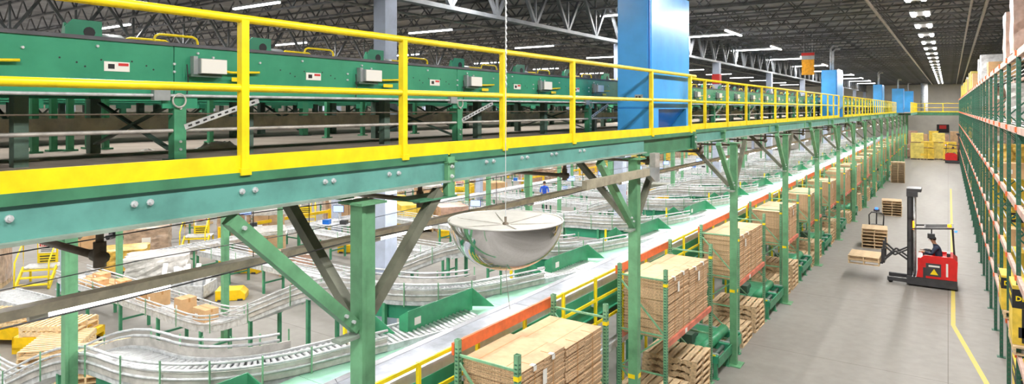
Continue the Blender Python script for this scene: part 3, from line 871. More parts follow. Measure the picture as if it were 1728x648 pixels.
for k in range(NB):
    ya = 6.68+5.09*k
    yb = ya + (2.5 if k == 0 else 2.8)
    word = 'nearest' if k == 0 else ordw(k)
    rk = thing('carton_rack', f'light green rack bay holding flat cardboard, {word} along the aisle', 'rack', (FX, ya, 0), group='racks of flat cardboard along the aisle')
    o = origin(rk)
    for yp in (ya, yb):
        for xp in (FX, RX):
            u = link('upright', u_m, rk, (xp-FX, yp-ya, 0))
            link('foot_plate', fp_m, u)
            if k < 7: link('slot_row', uhm, u)['kind'] = 'stuff'
            if xp == FX: link('yellow_clip', yb_m, u)
        for m in br: link('brace', m, rk, (0, yp-ya, 0))
    b = part('load_beam', MB().box(FX-.02, FX+.035, ya+.04, yb-.04, SHELF-.12, SHELF-.01), 'beam_coral', rk)
    part('beam_label', MB().box(FX+.035, FX+.038, ya+1.0, ya+1.12, SHELF-.11, SHELF-.02), 'white_plate', b)
    part('load_beam', MB().box(RX-.02, RX+.02, ya+.04, yb-.04, SHELF-.12, SHELF-.01), 'beam_coral', rk)
    part('back_beam', MB().box(RX-.07, RX-.03, ya-.05, yb+.02, 2.92, 3.08), 'beam_orange', rk)
    for i in range(7):
        yc = ya+.2+i*(yb-ya-.4)/6
        part('shelf_slat', MB().box(RX, FX-.03, yc-.05, yc+.05, SHELF-.02, SHELF), 'wood' if i % 2 else 'rack_green', rk)
    # two stacks of flat cardboard
    hh = 1.12 + R.uniform(-.04, .04)
    h2 = hh + R.uniform(-.06, .06)
    ly = 1.12 if k == 0 else 1.2
    off = .08 if k == 0 else .14
    for j, h in enumerate((hh, h2)):
        yc = ya+off+ly/2+j*(ly+.03)
        dxs = -.05 if j == 0 else -.02
        cardboard_stack((FX+RX)/2+.02+dxs*.3, yc, SHELF, .93, ly, h, f'stack of flat cardboard, {"nearer" if j == 0 else "farther"} one on the {word} rack bay', k < 7, k*10+j)
    # wooden pallets under the shelf
    if k < 13:
        n = (7, 6, 5, 6, 5, 6, 4)[k % 7]
        if k >= 1:
            pallet_stack(n, (-4.99, yb-.72, .0), f'under the {word} cardboard rack', 'pallets under the cardboard racks', math.pi/2, k < 4)
            if k < 6: pallet_stack(max(3, n-2), (-4.99, ya+.75, .0), f'under the near half of the {word} cardboard rack', 'pallets under the cardboard racks', math.pi/2, False)
    # low green pallet conveyor in the gap beyond the bay
    yc0, yc1 = yb+.25, ya+5.09-.2
    if k < 14:
        pc = thing('pallet_conveyor', f'low green chain conveyor for pallets beside the {word} cardboard rack', 'conveyor', (FX-.2, yc0, 0), group='low pallet conveyors beside the racks')
        xA, xB_ = -4.35, -5.52
        for yv in (yc0, (yc0+yc1)/2, yc1):
            part('side_rail', MB().box(xB_, xA, yv-.035, yv+.035, .36, .52).box(xB_, xA, yv-.05, yv+.05, .5, .53), 'conv_green', pc)
            part('chain', MB().box(xB_+.02, xA-.02, yv+.06, yv+.09, .53, .555), 'galv', pc)
            for xl in (xA-.06, xB_+.1):
                part('leg', MB().box(xl-.04, xl+.04, yv-.04, yv+.04, 0, .36).box(xl-.08, xl+.08, yv-.06, yv+.06, 0, .015), 'leg_green', pc)
        part('end_plate', MB().box(xA, xA+.03, yc0-.03, yc1+.03, .28, .5), 'leg_green', pc)
        part('drive_shaft', MB().tube([(xA-.15, yc0, .45), (xA-.15, yc1, .45)], .05, 10), 'leg_dark', pc, True)
        part('drive_shaft', MB().tube([(xA-.9, yc0, .45), (xA-.9, yc1, .45)], .05, 10), 'leg_dark', pc, True)
        part('roller_cover', MB().tube([(xA-.38, yc0+.08, .58), (xA-.38, yc1-.08, .58)], .13, 12), 'guard_green', pc, True)
        part('cover_plate', MB().box(xA-1.1, xA-.55, yc0+.1, yc1-.1, .5, .56), 'leg_green', pc)
        part('motor', MB().tube([(xA-.85, yc0+.3, .68), (xA-.85, yc0+.85, .68)], .12, 12).box(xA-1.0, xA-.7, yc0+.25, yc0+.5, .54, .8), 'leg_dark', pc)
        part('safety_strip', MB().box(xA-.5, xA-.05, yc0-.055, yc0-.04, .53, .56), 'rail_yellow', pc)

# yellow rail between racks and sorter
SRX = -5.62
fr = thing('sorter_guardrail', 'yellow post-and-rail barrier running beside the silver sorter', 'guardrail', (-5.45, 6, 0))
yq = 4.9
while yq < 88:
    part('post', MB().box(SRX-.025, SRX+.025, yq-.025, yq+.025, 0, 2.95), 'rail_yellow', fr); yq += 1.25
for z in (2.92, 2.5, 2.05):
    part('rail', MB().box(SRX-.015, SRX+.015, 4.4, 88, z-.025, z+.025), 'rail_yellow', fr)
part('cable_tray', MB().box(-5.72, -5.58, 4.4, 88, 1.35, 1.5), 'galv', fr)

# ------------------------------------------------------------------ sorter
SZ = 2.66
so = thing('silver_sorter', 'long silver slat sorter running parallel to the aisle behind the cardboard racks', 'conveyor', (-6.2, 5, 0))
SY0, SY1 = 1.5, 100.0
for i in range(24):
    y0 = SY0+i*4.1; y1 = min(y0+4.09, SY1)
    part('slat_bed', MB().box(-6.52, -5.98, y0, y1, SZ-.06, SZ), 'sorter_slat', so)
    part('side_guard', MB().prism([(-5.98, y0, SZ-.03), (-5.86, y0, SZ+.09), (-5.80, y0, SZ+.09), (-5.80, y0, SZ-.06), (-5.98, y0, SZ-.06)], (0, y1-y0, 0)), 'sorter_silver', so)
    part('inner_rail', MB().prism([(-6.52, y0, SZ-.06), (-6.52, y0, SZ+.01), (-6.56, y0, SZ+.045), (-6.62, y0, SZ+.02), (-6.62, y0, SZ-.06)], (0, y1-y0, 0)), 'sorter_silver', so)
    part('side_channel', MB().box(-5.84, -5.79, y0, y1, SZ-.55, SZ-.06).box(-5.84, -5.74, y0, y1, SZ-.57, SZ-.55), 'conv_green', so)
    part('far_channel', MB().box(-6.6, -6.56, y0, y1, SZ-.5, SZ-.06), 'conv_green', so)
    part('underside_tray', MB().box(-6.56, -5.84, y0, y1, SZ-.8, SZ-.55), 'leg_dark', so)
    for yl in (y0+1.0, y0+3.05):
        part('leg', MB().box(-5.9, -5.8, yl-.05, yl+.05, 0, SZ-.55), 'leg_green', so)
        part('leg', MB().box(-6.6, -6.5, yl-.05, yl+.05, 0, SZ-.5), 'leg_green', so)
    if i < 12:
        part('sensor_box', MB().box(-5.79, -5.72, y0+1.6, y0+1.75, SZ-.35, SZ-.22), 'galv', so)
    part('mint_plate', MB().prism([(-6.62, y0, SZ-.1), (-7.3, y0, SZ-.1), (-7.3, y1, SZ-.1), (-6.62, y1, SZ-.1)], (0, 0, .012)), 'mint', so)
# ------------------------------------------------------------------ spurs leaving the sorter
def spur_path():
    T = 0.0
    pts = []
    A = Vector((-6.75, T-.55)); d = Vector((-.287, -.958))
    B = A + d*3.1
    n = 8
    for i in range(n): 
        p = A + d*3.1*i/n; pts.append((p.x, p.y))
    rad = 1.9
    C = B + rad*Vector((d.y, -d.x))
    a0 = math.atan2(B.y-C.y, B.x-C.x); a1 = -math.pi/2
    m = 14
    for i in range(m+1):
        a = a0 + (a1-a0)*i/m
        pts.append((C.x+rad*math.cos(a), C.y+rad*math.sin(a)))
    xe = pts[-1][0]; ye = pts[-1][1]; iarc = len(pts)-1
    for xx in [xe-.5*j for j in range(1, 28)]:
        pts.append((xx, ye))
    out = []; s = 0; sarc = None
    for i, p in enumerate(pts):
        if i: s += math.hypot(p[0]-pts[i-1][0], p[1]-pts[i-1][1])
        if i == iarc: sarc = s
        z = SZ-.02
        if sarc is not None:
            f = max(0, min(1, (s-sarc)/6.0)); f = f*f*(3-2*f)
            z = SZ-.02 + (.9-SZ+.02)*f
        out.append((p[0], p[1], z))
    return out, iarc
PATH, IARC = spur_path()
HW = .36
def sub(path, a, b): return path[a:b]
def spur_proto(detail):
    """meshes in the spur's own frame: origin under its start at the sorter"""
    parts = []
    P = PATH
    parts.append(('bed', MB().sweep(P[4:], [(-HW, -.14), (HW, -.14), (HW, -.085), (-HW, -.085)]), 'bed_pan', None, False))
    parts.append(('side_channel', MB().sweep(P[2:], [(-HW-.04, -.14), (-HW, -.14), (-HW, .03), (-HW-.04, .03)]), 'galv', None, False))
    parts.append(('side_channel', MB().sweep(P[3:], [(HW, -.14), (HW+.04, -.14), (HW+.04, .03), (HW, .03)]), 'galv', None, False))
    G = P[4:IARC+12]
    parts.append(('guard_wall', MB().sweep(P[5:IARC+8], [(-HW-.06, -.05), (-HW-.045, -.05), (-HW-.045, .14), (-HW-.06, .14)]), 'guard_grey', None, False))
    parts.append(('guard_wall', MB().sweep(P[8:IARC+8], [(HW+.045, -.05), (HW+.06, -.05), (HW+.06, .14), (HW+.045, .14)]), 'guard_grey', None, False))
    def rail(off, dz, a, b, r=.02):
        pts = []
        for i in range(a, min(b, len(P))):
            q0 = P[max(i-1, 0)]; q1 = P[min(i+1, len(P)-1)]
            tx, ty = q1[0]-q0[0], q1[1]-q0[1]; l = math.hypot(tx, ty)
            pts.append((P[i][0]+ty/l*off, P[i][1]-tx/l*off, P[i][2]+dz))
        return MB().tube(pts, r, 6)
    for off in (-HW-.07, HW+.07):
        for dz in (.26, .17, .06):
            parts.append(('guide_rail', rail(off, dz, 5 if off < 0 else 9, len(P)), 'galv', None, True))
    # rail posts
    pm = MB(); 
    for i in range(8, len(P), 3):
        q0 = P[i-1]; q1 = P[min(i+1, len(P)-1)]
        tx, ty = q1[0]-q0[0], q1[1]-q0[1]; l = math.hypot(tx, ty)
        for off in (-HW-.09, HW+.09):
            x, y = P[i][0]+ty/l*off, P[i][1]-tx/l*off
            parts.append(('rail_post', MB().box(x-.009, x+.009, y-.009, y+.009, P[i][2]-.15, P[i][2]+.3), 'rack_green', None, False))
    # legs in pairs
    for i in list(range(4, IARC, 5))+list(range(IARC+3, len(P), 4)):
        q0 = P[i-1]; q1 = P[min(i+1, len(P)-1)]
        tx, ty = q1[0]-q0[0], q1[1]-q0[1]; l = math.hypot(tx, ty)
        xy = []
        for off in (-HW-.02, HW+.02):
            x, y = P[i][0]+ty/l*off, P[i][1]-tx/l*off; xy.append((x, y))
            parts.append(('leg', MB().box(x-.035, x+.035, y-.035, y+.035, 0, P[i][2]-.12), 'leg_green', None, False))
        zc = max(.25, (P[i][2]-.12)*.45)
        parts.append(('stretcher', MB().bar((*xy[0], zc), (*xy[1], zc), .05, .05), 'leg_green', None, False))
    # underside tray in green under the curve
    parts.append(('drive_cover', MB().sweep(P[6:IARC+2], [(-HW+.05, -.42), (HW-.05, -.42), (HW-.05, -.14), (-HW+.05, -.14)]), 'conv_green', None, False))
    # end guard beside the sorter: upright plate and sloping end
    parts.append(('end_guard', MB().prism([(-7.14, -1.85, SZ-.09), (-7.12, -.2, SZ-.09), (-7.12, -.2, SZ+.3), (-7.14, -1.85, SZ+.3)], (.015, 0, 0))
                  .prism([(-7.12, -.2, SZ-.03), (-6.78, .02, SZ-.03), (-7.12, -.2, SZ+.3)], (0, .015, 0))
                  .prism([(-7.14, -1.85, SZ-.03), (-7.3, -1.87, SZ-.03), (-7.3, -1.87, SZ+.2), (-7.14, -1.85, SZ+.3)], (0, .015, 0)), 'guard_green', None, False))
    parts.append(('guard_label', MB().box(-7.124, -7.12, -1.7, -1.55, SZ+.04, SZ+.16), 'white_plate', None, False))
    parts.append(('corner_guard', MB().prism([(-7.55, -2.2, SZ-.03), (-7.25, -2.0, SZ-.03), (-7.55, -2.2, SZ+.28)], (-.015, .015, 0)).prism([(-7.55, -2.2, SZ-.03), (-7.6, -2.6, SZ-.03), (-7.6, -2.6, SZ+.2), (-7.55, -2.2, SZ+.28)], (.015, 0, 0)), 'guard_green', None, False))
    parts.append(('yellow_stop', MB().box(-7.62, -7.58, -2.75, -2.7, SZ-.03, SZ+.3), 'rail_yellow', None, False))
    return parts
# rollers across the straight part of the spur, cut off where they meet the sorter
def roller_list(n0, n1):
    out = []
    for i in range(len(PATH)-1):
        pass
    s = 0; step = .095; acc = 0
    for i in range(1, len(PATH)):
        a = Vector(PATH[i-1]); b = Vector(PATH[i]); L = (b-a).length; t = (b-a).normalized()
        while acc < L:
            p = a + t*acc
            sx, sy = t.y, -t.x
            l = math.hypot(sx, sy); sx /= l; sy /= l
            e0 = Vector((p.x+sx*(-HW+.01), p.y+sy*(-HW+.01), p.z-.025)); e1 = Vector((p.x+sx*(HW-.01), p.y+sy*(HW-.01), p.z-.025))
            # keep the rollers clear of the sorter's inner rail
            LIM = -6.64
            if e0.x > LIM and e1.x > LIM:
                acc += step; continue
            if e0.x > LIM: e0 = e1 + (e0-e1)*((LIM-e1.x)/(e0.x-e1.x))
            if e1.x > LIM: e1 = e0 + (e1-e0)*((LIM-e0.x)/(e1.x-e0.x))
            out.append((e0, e1)); acc += step
        acc -= L
    return out
ROLL = roller_list(0, 0)
NS = 19
sp_parts = [(n, mb.mesh(n, m, sm), sm) for (n, mb, m, _, sm) in spur_proto(True)]
roll_near = [MB().tube([a, b], .03, 8).mesh('roller', 'roller', True) for a, b in ROLL[:75]]
rs = MB()
for a, b in ROLL[75:]: rs.tube([a, b], .03, 6)
roll_rest = rs.mesh('rollers', 'roller', True)
rs = MB()
for a, b in ROLL[:75]: rs.tube([a, b], .03, 6)
roll_near_all = rs.mesh('rollers', 'roller', True)
for k in range(NS):
    T = 4.9+4.5*k
    s = thing('roller_spur', f'grey roller spur with green end guard curving off the sorter, {ordw(k)} along', 'conveyor', (0, T, 0), group='roller spurs leaving the sorter')
    for n, me, sm in sp_parts: link(n, me, s)
    if 0 < k < 5:
        for me in roll_near: link('roller', me, s)
    else:
        link('rollers', roll_near_all, s)['kind'] = 'stuff'
    link('rollers', roll_rest, s)['kind'] = 'stuff'


# ------------------------------------------------------------------ keeping floor-standing things clear of one another
OCC = []                      # circles (x, y, r)
RECT = []                     # rectangles (x0, x1, y0, y1)
for cx in COLX[:4]:
    for cy in COLY: OCC.append((cx, cy, .3))
for cx in (-4.30, -10.2, -16.05, -21.9):
    for cy in CYS: OCC.append((cx, cy, .2))
for k in range(20): RECT.append((-23.2, -9.0, .025+4.5*k-.5, .025+4.5*k+.5))
def is_free(x, y, r):
    for a, b, c in OCC:
        if (x-a)**2+(y-b)**2 < (r+c)**2: return False
    for x0, x1, y0, y1 in RECT:
        dx = max(x0-x, 0, x-x1); dy = max(y0-y, 0, y-y1)
        if dx*dx+dy*dy < r*r: return False
    return True
def settle(x, y, r, reach=4.0):
    """nearest free spot to (x, y) for a thing of radius r"""
    best = None
    d = 0.0
    while d < reach:
        n = max(1, int(d*8))
        for i in range(n):
            a = 2*math.pi*i/n
            u, v = x+d*math.cos(a), y+d*math.sin(a)
            if is_free(u, v, r):
                OCC.append((u, v, r)); return (u, v, 0)
        d += .2
    return None

# ------------------------------------------------------------------ people
def figure(label, loc, rz, joints, edges, cloth, shirt_z, skin_rule, mesh_name='person'):
    """one continuous body grown from a skeleton; the skin shows where skin_rule(x,y,z) says so"""
    names = list(joints)
    me = bpy.data.meshes.new('skeleton')
    me.from_pydata([joints[n][:3] for n in names], [(names.index(a), names.index(b)) for a, b in edges], [])
    o = bpy.data.objects.new('person_tmp', me); COL.objects.link(o)
    mod = o.modifiers.new('skin', 'SKIN')
    sv = me.skin_vertices[0].data
    for i, n in enumerate(names):
        r = joints[n][3]; ry = joints[n][4] if len(joints[n]) > 4 else r
        sv[i].radius = (r, ry)
        sv[i].use_root = (n == 'pelvis')
    ss = o.modifiers.new('sub', 'SUBSURF'); ss.levels = 2; ss.render_levels = 2
    bpy.context.view_layer.update()
    dg = bpy.context.evaluated_depsgraph_get()
    body = bpy.data.meshes.new_from_object(o.evaluated_get(dg)); body.name = 'person'
    bpy.data.objects.remove(o)
    body.materials.clear()
    for m in ('skin', cloth[0], cloth[1]): body.materials.append(MATS[m])
    for p in body.polygons:
        p.use_smooth = True
        c = p.center
        p.material_index = 0 if skin_rule(c) else (1 if c.z > shirt_z else 2)
    t = thing('person', label, 'person', loc, rz)
    link('body', body, t)
    return t
def hand(J, E_, name, wrist, d, side, s=1.0):
    """palm and five unequal, slightly curled fingers; d = pointing direction, side = thumb side"""
    d = Vector(d).normalized(); side = Vector(side).normalized(); w = Vector(wrist)
    dn = d.cross(side).normalized()
    palm = w + d*.06*s
    J[name+'palm'] = (*palm, .032*s, .02*s)
    E_.append((name, name+'palm'))
    for i, (off, L) in enumerate(((.03, .075), (.01, .085), (-.01, .08), (-.03, .06))):
        b = w + d*.1*s + side*off*s
        k = b + d*L*.5*s
        e = k + (d*.8 + dn*.5).normalized()*L*.5*s
        J[f'{name}f{i}a'] = (*b, .010*s); J[f'{name}f{i}b'] = (*k, .009*s); J[f'{name}f{i}c'] = (*e, .008*s)
        E_ += [(name+'palm', f'{name}f{i}a'), (f'{name}f{i}a', f'{name}f{i}b'), (f'{name}f{i}b', f'{name}f{i}c')]
    b = w + d*.045*s + side*.045*s; e = b + (d*.7+side*.6).normalized()*.05*s
    J[name+'ta'] = (*b, .011*s); J[name+'tb'] = (*e, .009*s)
    E_ += [(name+'palm', name+'ta'), (name+'ta', name+'tb')]
def head_parts(t, c, fwd, s=1.0, hair='hair', cap=False):
    """hair cap, ears, eyes, nose and mouth set on the head at c, facing fwd"""
    f = Vector(fwd).normalized(); r = Vector((f.y, -f.x, 0)); c = Vector(c)
    mb = MB(); n = 14
    rows = 7
    base = len(mb.v)
    for i in range(rows+1):
        a = math.pi/2*1.25*i/rows
        for k in range(n):
            b = 2*math.pi*k/n
            drop = .9 if math.cos(b) > .3 else 1.0
            aa = a*drop if math.cos(b) > .3 else a
            p = c + f*(math.cos(b)*math.sin(aa)*.108*s) + r*(math.sin(b)*math.sin(aa)*.092*s) + Vector((0, 0, (.03+math.cos(aa)*.105)*s))
            mb.v.append(tuple(p))
    for i in range(rows):
        for k in range(n):
            k2 = (k+1) % n
            mb.f.append((base+i*n+k, base+i*n+k2, base+(i+1)*n+k2, base+(i+1)*n+k))
    off = origin(t)
    h = link('hair' if not cap else 'cap', mb.mesh('hair', hair, True), t)
    if cap:
        p = c+f*.14*s+Vector((0, 0, .06*s))
        link('visor', MB().bar(p-f*.05*s, p+f*.04*s, .15*s, .012).mesh('visor', hair), h)
    for sd in (-1, 1):
        link('ear', MB().lathe([(.001, -.012), (.018*s, 0), (.001, .012)], 8, tuple(c+r*sd*.092*s), 'y').mesh('ear', 'skin', True), t)
        link('eye', MB().lathe([(.001, -.008), (.010*s, 0), (.001, .008)], 8, tuple(c+f*.098*s+r*sd*.032*s), 'z').mesh('eye', 'black_print', True), t)
    p = c+f*.1*s-Vector((0, 0, .01))
    link('nose', MB().prism([tuple(p-r*.014+Vector((0, 0, -.03))), tuple(p+r*.014+Vector((0, 0, -.03))), tuple(p+Vector((0, 0, .025)))], tuple(f*.02)).mesh('nose', 'skin'), t)
    p = c+f*.098*s-Vector((0, 0, .058*s))
    link('mouth', MB().bar(p-r*.022, p+r*.022, .008, .008).mesh('mouth', 'red_print'), t)

# ------------------------------------------------------------------ reach truck (forks to the left, local -x)
def reach_truck(label, loc, rz, detail=True):
    t = thing('reach_truck', label, 'reach truck', loc, rz)
    local(t)
    B = MB
    part('chassis', B().prism([(-.62, -.55, .06), (.84, -.55, .06), (.84, -.55, .33), (-.62, -.55, .33)], (0, 1.1, 0)), 'truck_black', t)
    bd = part('body', B().prism([(-.34, -.54, .34), (.83, -.54, .34), (.85, -.54, .98), (.72, -.54, 1.12), (-.1, -.54, 1.12), (-.22, -.54, 1.0)], (0, .06, 0))
              .prism([(-.34, .48, .34), (.83, .48, .34), (.85, .48, .98), (.72, .48, 1.12), (-.1, .48, 1.12), (-.22, .48, 1.0)], (0, .06, 0))
              .prism([(.3, -.48, .34), (.83, -.48, .34), (.85, -.48, .98), (.72, -.48, 1.12), (.3, -.48, 1.0)], (0, .96, 0))
              .box(-.3, -.16, -.48, .48, .34, 1.0), 'truck_red', t)
    part('side_panel', B().box(-.06, .38, -.552, -.54, .42, .86).box(-.14, -.06, -.552, -.54, .34, .7), 'truck_black', bd)
    part('warning_triangle', B().prism([(.06, -.556, .48), (.3, -.556, .48), (.18, -.556, .68)], (0, .004, 0)), 'rail_yellow', bd)
    part('plate', B().box(.02, .34, -.556, -.552, .74, .8), 'white_plate', bd)
    part('white_stripe', B().box(.52, .58, -.546, -.54, .45, .9), 'white_plate', bd)
    for sy in (-.42, .3):
        lg = part('outrigger', B().box(-1.22, -.5, sy, sy+.12, .07, .2), 'truck_black', t)
        part('load_wheel', B().lathe([(.001, 0), (.075, 0), (.075, .1), (.001, .1)], 16, (-1.12, sy+.01, .076), 'y'), 'tyre', lg, True)
    part('drive_wheel', B().lathe([(.001, 0), (.16, 0), (.16, .12), (.001, .12)], 18, (.6, -.2, .16), 'y'), 'tyre', t, True)
    for sy in (-.38, .28):
        part('mast_channel', B().box(-.62, -.46, sy, sy+.03, .1, 3.35).box(-.62, -.58, sy, sy+.1, .1, 3.35).box(-.5, -.46, sy, sy+.1, .1, 3.35), 'truck_black', t)
        part('inner_channel', B().box(-.57, -.51, sy+.04, sy+.1, .2, 3.2), 'truck_black', t)
    part('mast_top', B().box(-.64, -.2, -.4, .4, 3.27, 3.38).box(-.64, -.3, -.42, -.36, 3.1, 3.27), 'truck_black', t)
    for z in (.5, 1.5, 2.3):
        part('mast_crossbar', B().box(-.6, -.48, -.38, .38, z, z+.1), 'truck_black', t)
    part('lift_cylinder', B().tube([(-.4, -.15, .3), (-.4, -.15, 3.1)], .04, 10), 'galv', t, True)
    part('lift_cylinder', B().tube([(-.4, .15, .3), (-.4, .15, 3.1)], .04, 10), 'truck_black', t, True)
    part('mast_light', B().box(-.45, -.4, -.42, -.39, 1.95, 2.25), 'amber', t)
    part('chain', B().box(-.56, -.53, -.06, -.03, .6, 3.2), 'galv', t)
    # overhead guard
    g = part('overhead_guard', B().bar((-.5, -.42, 1.98), (.72, -.42, 2.1), .06, .05).bar((-.5, .42, 1.98), (.72, .42, 2.1), .06, .05).bar((.72, -.44, 2.1), (.72, .44, 2.1), .06, .06).bar((-.1, -.42, 2.02), (-.1, .42, 2.02), .05, .04), 'truck_black', t)
    for i in range(5):
        part('guard_bar', B().bar((-.1, -.3+i*.15, 2.03), (.72, -.3+i*.15, 2.1), .03, .03), 'truck_black', g)
    part('guard_post', B().bar((.76, .36, 1.05), (.7, .36, 2.08), .06, .06), 'truck_black', t)
    part('beacon', B().lathe([(.06, 0), (.06, .07), (.03, .1), (.001, .1)], 14, (.62, -.3, 2.13)), 'amber', t, True)
    part('blue_spot', B().lathe([(.001, 0), (.04, 0), (.04, .05), (.001, .05)], 10, (.8, -.38, 1.98)), 'blue_led', t, True)
    part('console', B().box(-.16, .06, -.2, .4, .95, 1.14), 'truck_black', t)
    part('steering_wheel', B().tube([(-.02+.11*math.cos(a), .12+.11*math.sin(a), 1.2) for a in [2*math.pi*i/16 for i in range(16)]], .015, 6, closed=True), 'truck_black', t, True)
    st = part('seat', B().box(.2, .58, -.25, .3, .62, .76), 'plastic_black', t)
    part('backrest', B().box(.54, .64, -.25, .3, .72, 1.2), 'plastic_black', st)
    part('screen_mount', B().bar((.1, -.1, 2.02), (.1, -.1, 1.82), .04, .04).box(-.02, .2, -.2, .02, 1.66, 1.82), 'truck_black', t)
    # reach mechanism, carriage and forks
    for sy in (-.3, .24):
        part('scissor_arm', B().bar((-.6, sy, 1.22), (-1.0, sy, .98), .05, .09, up=(0, 1, 0)).bar((-1.0, sy, .98), (-1.32, sy, 1.28), .05, .09, up=(0, 1, 0)).bar((-.6, sy, .85), (-.98, sy, 1.12), .05, .09, up=(0, 1, 0)).bar((-.98, sy, 1.12), (-1.3, sy, .78), .05, .09, up=(0, 1, 0)), 'truck_black', t)
    cg = part('carriage', B().box(-1.36, -1.3, -.4, .4, .66, .76).box(-1.36, -1.3, -.4, .4, 1.12, 1.2).box(-1.36, -1.3, -.4, -.34, .66, 1.45).box(-1.36, -1.3, .34, .4, .66, 1.45), 'truck_black', t)
    for sy in (-.3, .2):
        part('fork', B().box(-1.42, -1.36, sy, sy+.1, .6, 1.15).prism([(-1.36, sy, .6), (-1.36, sy, .64), (-2.45, sy, .625), (-2.45, sy, .605)], (0, .1, 0)), 'truck_black', cg)
    return t
TX, TY = -.58, 26.98
truck = reach_truck('red reach truck crossing the aisle with two pallets on its forks', (TX, TY, 0), 0)
pallet_parts('wooden_pallet', (TX-1.95, TY, .55), 'lower of two pallets carried on the red reach truck forks', 'pallets in the aisle', 0.0)
pallet_parts('wooden_pallet', (TX-1.96, TY+.01, .55+.143), 'upper of two pallets carried on the red reach truck forks', 'pallets in the aisle', 0.0)
# operator sitting in the truck, facing left
J = {'pelvis': (.36, 0, .82, .15, .14), 'belly': (.34, 0, 1.0, .15, .12), 'chest': (.27, 0, 1.24, .17, .12), 'neckb': (.2, 0, 1.42, .075), 'neck': (.17, 0, 1.48, .055), 'head': (.13, 0, 1.6, .088, .1), 'crown': (.12, 0, 1.68, .07, .08),
     'shl': (.24, -.19, 1.36, .07), 'ell': (.1, -.27, 1.12, .05), 'hl': (-.12, -.16, 1.17, .034),
     'shr': (.24, .19, 1.36, .07), 'elr': (.12, .26, 1.12, .05), 'hr': (-.08, .2, 1.18, .034),
     'hipl': (.3, -.1, .82, .1), 'knl': (-.08, -.13, .84, .068), 'anl': (-.1, -.13, .46, .045), 'tol': (-.2, -.13, .4, .035),
     'hipr': (.3, .1, .82, .1), 'knr': (-.08, .13, .84, .068), 'anr': (-.1, .13, .46, .045), 'tor': (-.2, .13, .4, .035)}
Eg = [('pelvis', 'belly'), ('belly', 'chest'), ('chest', 'neckb'), ('neckb', 'neck'), ('neck', 'head'), ('head', 'crown'), ('chest', 'shl'), ('shl', 'ell'), ('ell', 'hl'), ('chest', 'shr'), ('shr', 'elr'), ('elr', 'hr'),
      ('pelvis', 'hipl'), ('hipl', 'knl'), ('knl', 'anl'), ('anl', 'tol'), ('pelvis', 'hipr'), ('hipr', 'knr'), ('knr', 'anr'), ('anr', 'tor')]
hand(J, Eg, 'hl', (-.12, -.16, 1.17), (-1, .3, -.1), (0, 1, .3)); hand(J, Eg, 'hr', (-.08, .2, 1.18), (-1, -.2, -.1), (0, -1, .3))
op = figure('person in dark work clothes seated at the controls of the red reach truck', (TX, TY, 0), 0, J, Eg, ('cloth_navy', 'cloth_dark'), .95, lambda c: c.z > 1.46 or (c.x < -.1 and c.z > 1.08))
head_parts(op, (.13, 0, 1.6), (-1, 0, 0))
# standing worker in blue on the floor beyond the spurs
def standing(label, loc, rz, cloth):
    J = {'pelvis': (0, 0, .95, .15, .11), 'belly': (0, 0, 1.1, .14, .1), 'chest': (0, 0, 1.32, .17, .11), 'neckb': (0, 0, 1.47, .07), 'neck': (0, -.01, 1.53, .055), 'head': (0, -.03, 1.64, .088, .1), 'crown': (0, -.02, 1.72, .07, .08),
         'shl': (-.19, 0, 1.42, .065), 'ell': (-.25, -.06, 1.14, .045), 'hl': (-.18, -.28, 1.08, .032), 'shr': (.19, 0, 1.42, .065), 'elr': (.25, -.06, 1.14, .045), 'hr': (.18, -.28, 1.1, .032),
         'hipl': (-.1, 0, .9, .09), 'knl': (-.11, -.02, .5, .062), 'anl': (-.12, .02, .09, .042), 'tol': (-.12, -.14, .035, .035), 'hipr': (.1, 0, .9, .09), 'knr': (.11, -.03, .5, .062), 'anr': (.12, .0, .09, .042), 'tor': (.12, -.16, .035, .035)}
    E2 = list(Eg[:20])
    hand(J, E2, 'hl', (-.18, -.28, 1.08), (.2, -1, 0), (1, 0, .2)); hand(J, E2, 'hr', (.18, -.28, 1.1), (-.2, -1, 0), (-1, 0, .2))
    p = figure(label, loc, rz, J, E2, cloth, .98, lambda c: c.z > 1.52 or (c.y < -.26 and c.z > .9))
    head_parts(p, (0, -.03, 1.64), (0, -1, 0))
    return p
standing('person in a bright blue shirt standing at the far packing line', settle(-20.4, 33.6, .3), .6, ('cloth_blue', 'cloth_dark'))

# stacks of pallets standing in the aisle
pallet_stack(6, (-2.75, 33.15, 0), 'with the pallet truck handle above it in the aisle', 'pallets in the aisle', .08)
pj_ = thing('pallet_truck', 'pallet truck handle and battery hood behind the nearer aisle pallet stack', 'pallet truck', (-2.75, 33.72, 0))
local(pj_); 
part('hood', MB().prism([(-.3, .1, .1), (.3, .1, .1), (.3, .1, .75), (.2, .1, .85), (-.2, .1, .85), (-.3, .1, .75)], (0, .35, 0)), 'truck_black', pj_)
part('handle', MB().tube([(-.28, .35, .8), (-.3, .4, 1.25), (-.2, .42, 1.38), (.2, .42, 1.38), (.3, .4, 1.25), (.28, .35, .8)], .03, 8), 'truck_black', pj_, True)
part('tiller', MB().tube([(0, .4, .8), (0, .5, 1.45)], .03, 8).box(-.12, .12, .44, .56, 1.42, 1.52), 'truck_black', pj_)
part('display', MB().box(-.06, .06, .44, .5, 1.52, 1.6), 'blue_led', pj_)
for sx in (-.27, .11):
    part('fork', MB().box(sx, sx+.16, .45, 1.5, .06, .1), 'truck_red', pj_)
part('drive_wheel', MB().lathe([(.001, 0), (.1, 0), (.1, .1), (.001, .1)], 14, (-.05, .2, .1), 'x'), 'tyre', pj_, True)
pallet_stack(6, (-2.72, 43.6, 0), 'standing alone farther up the aisle', 'pallets in the aisle', .05, False)
pallet_stack(12, (-3.5, 63.0, 0), 'beside the rack far up the aisle', 'pallets in the aisle', .05, False)

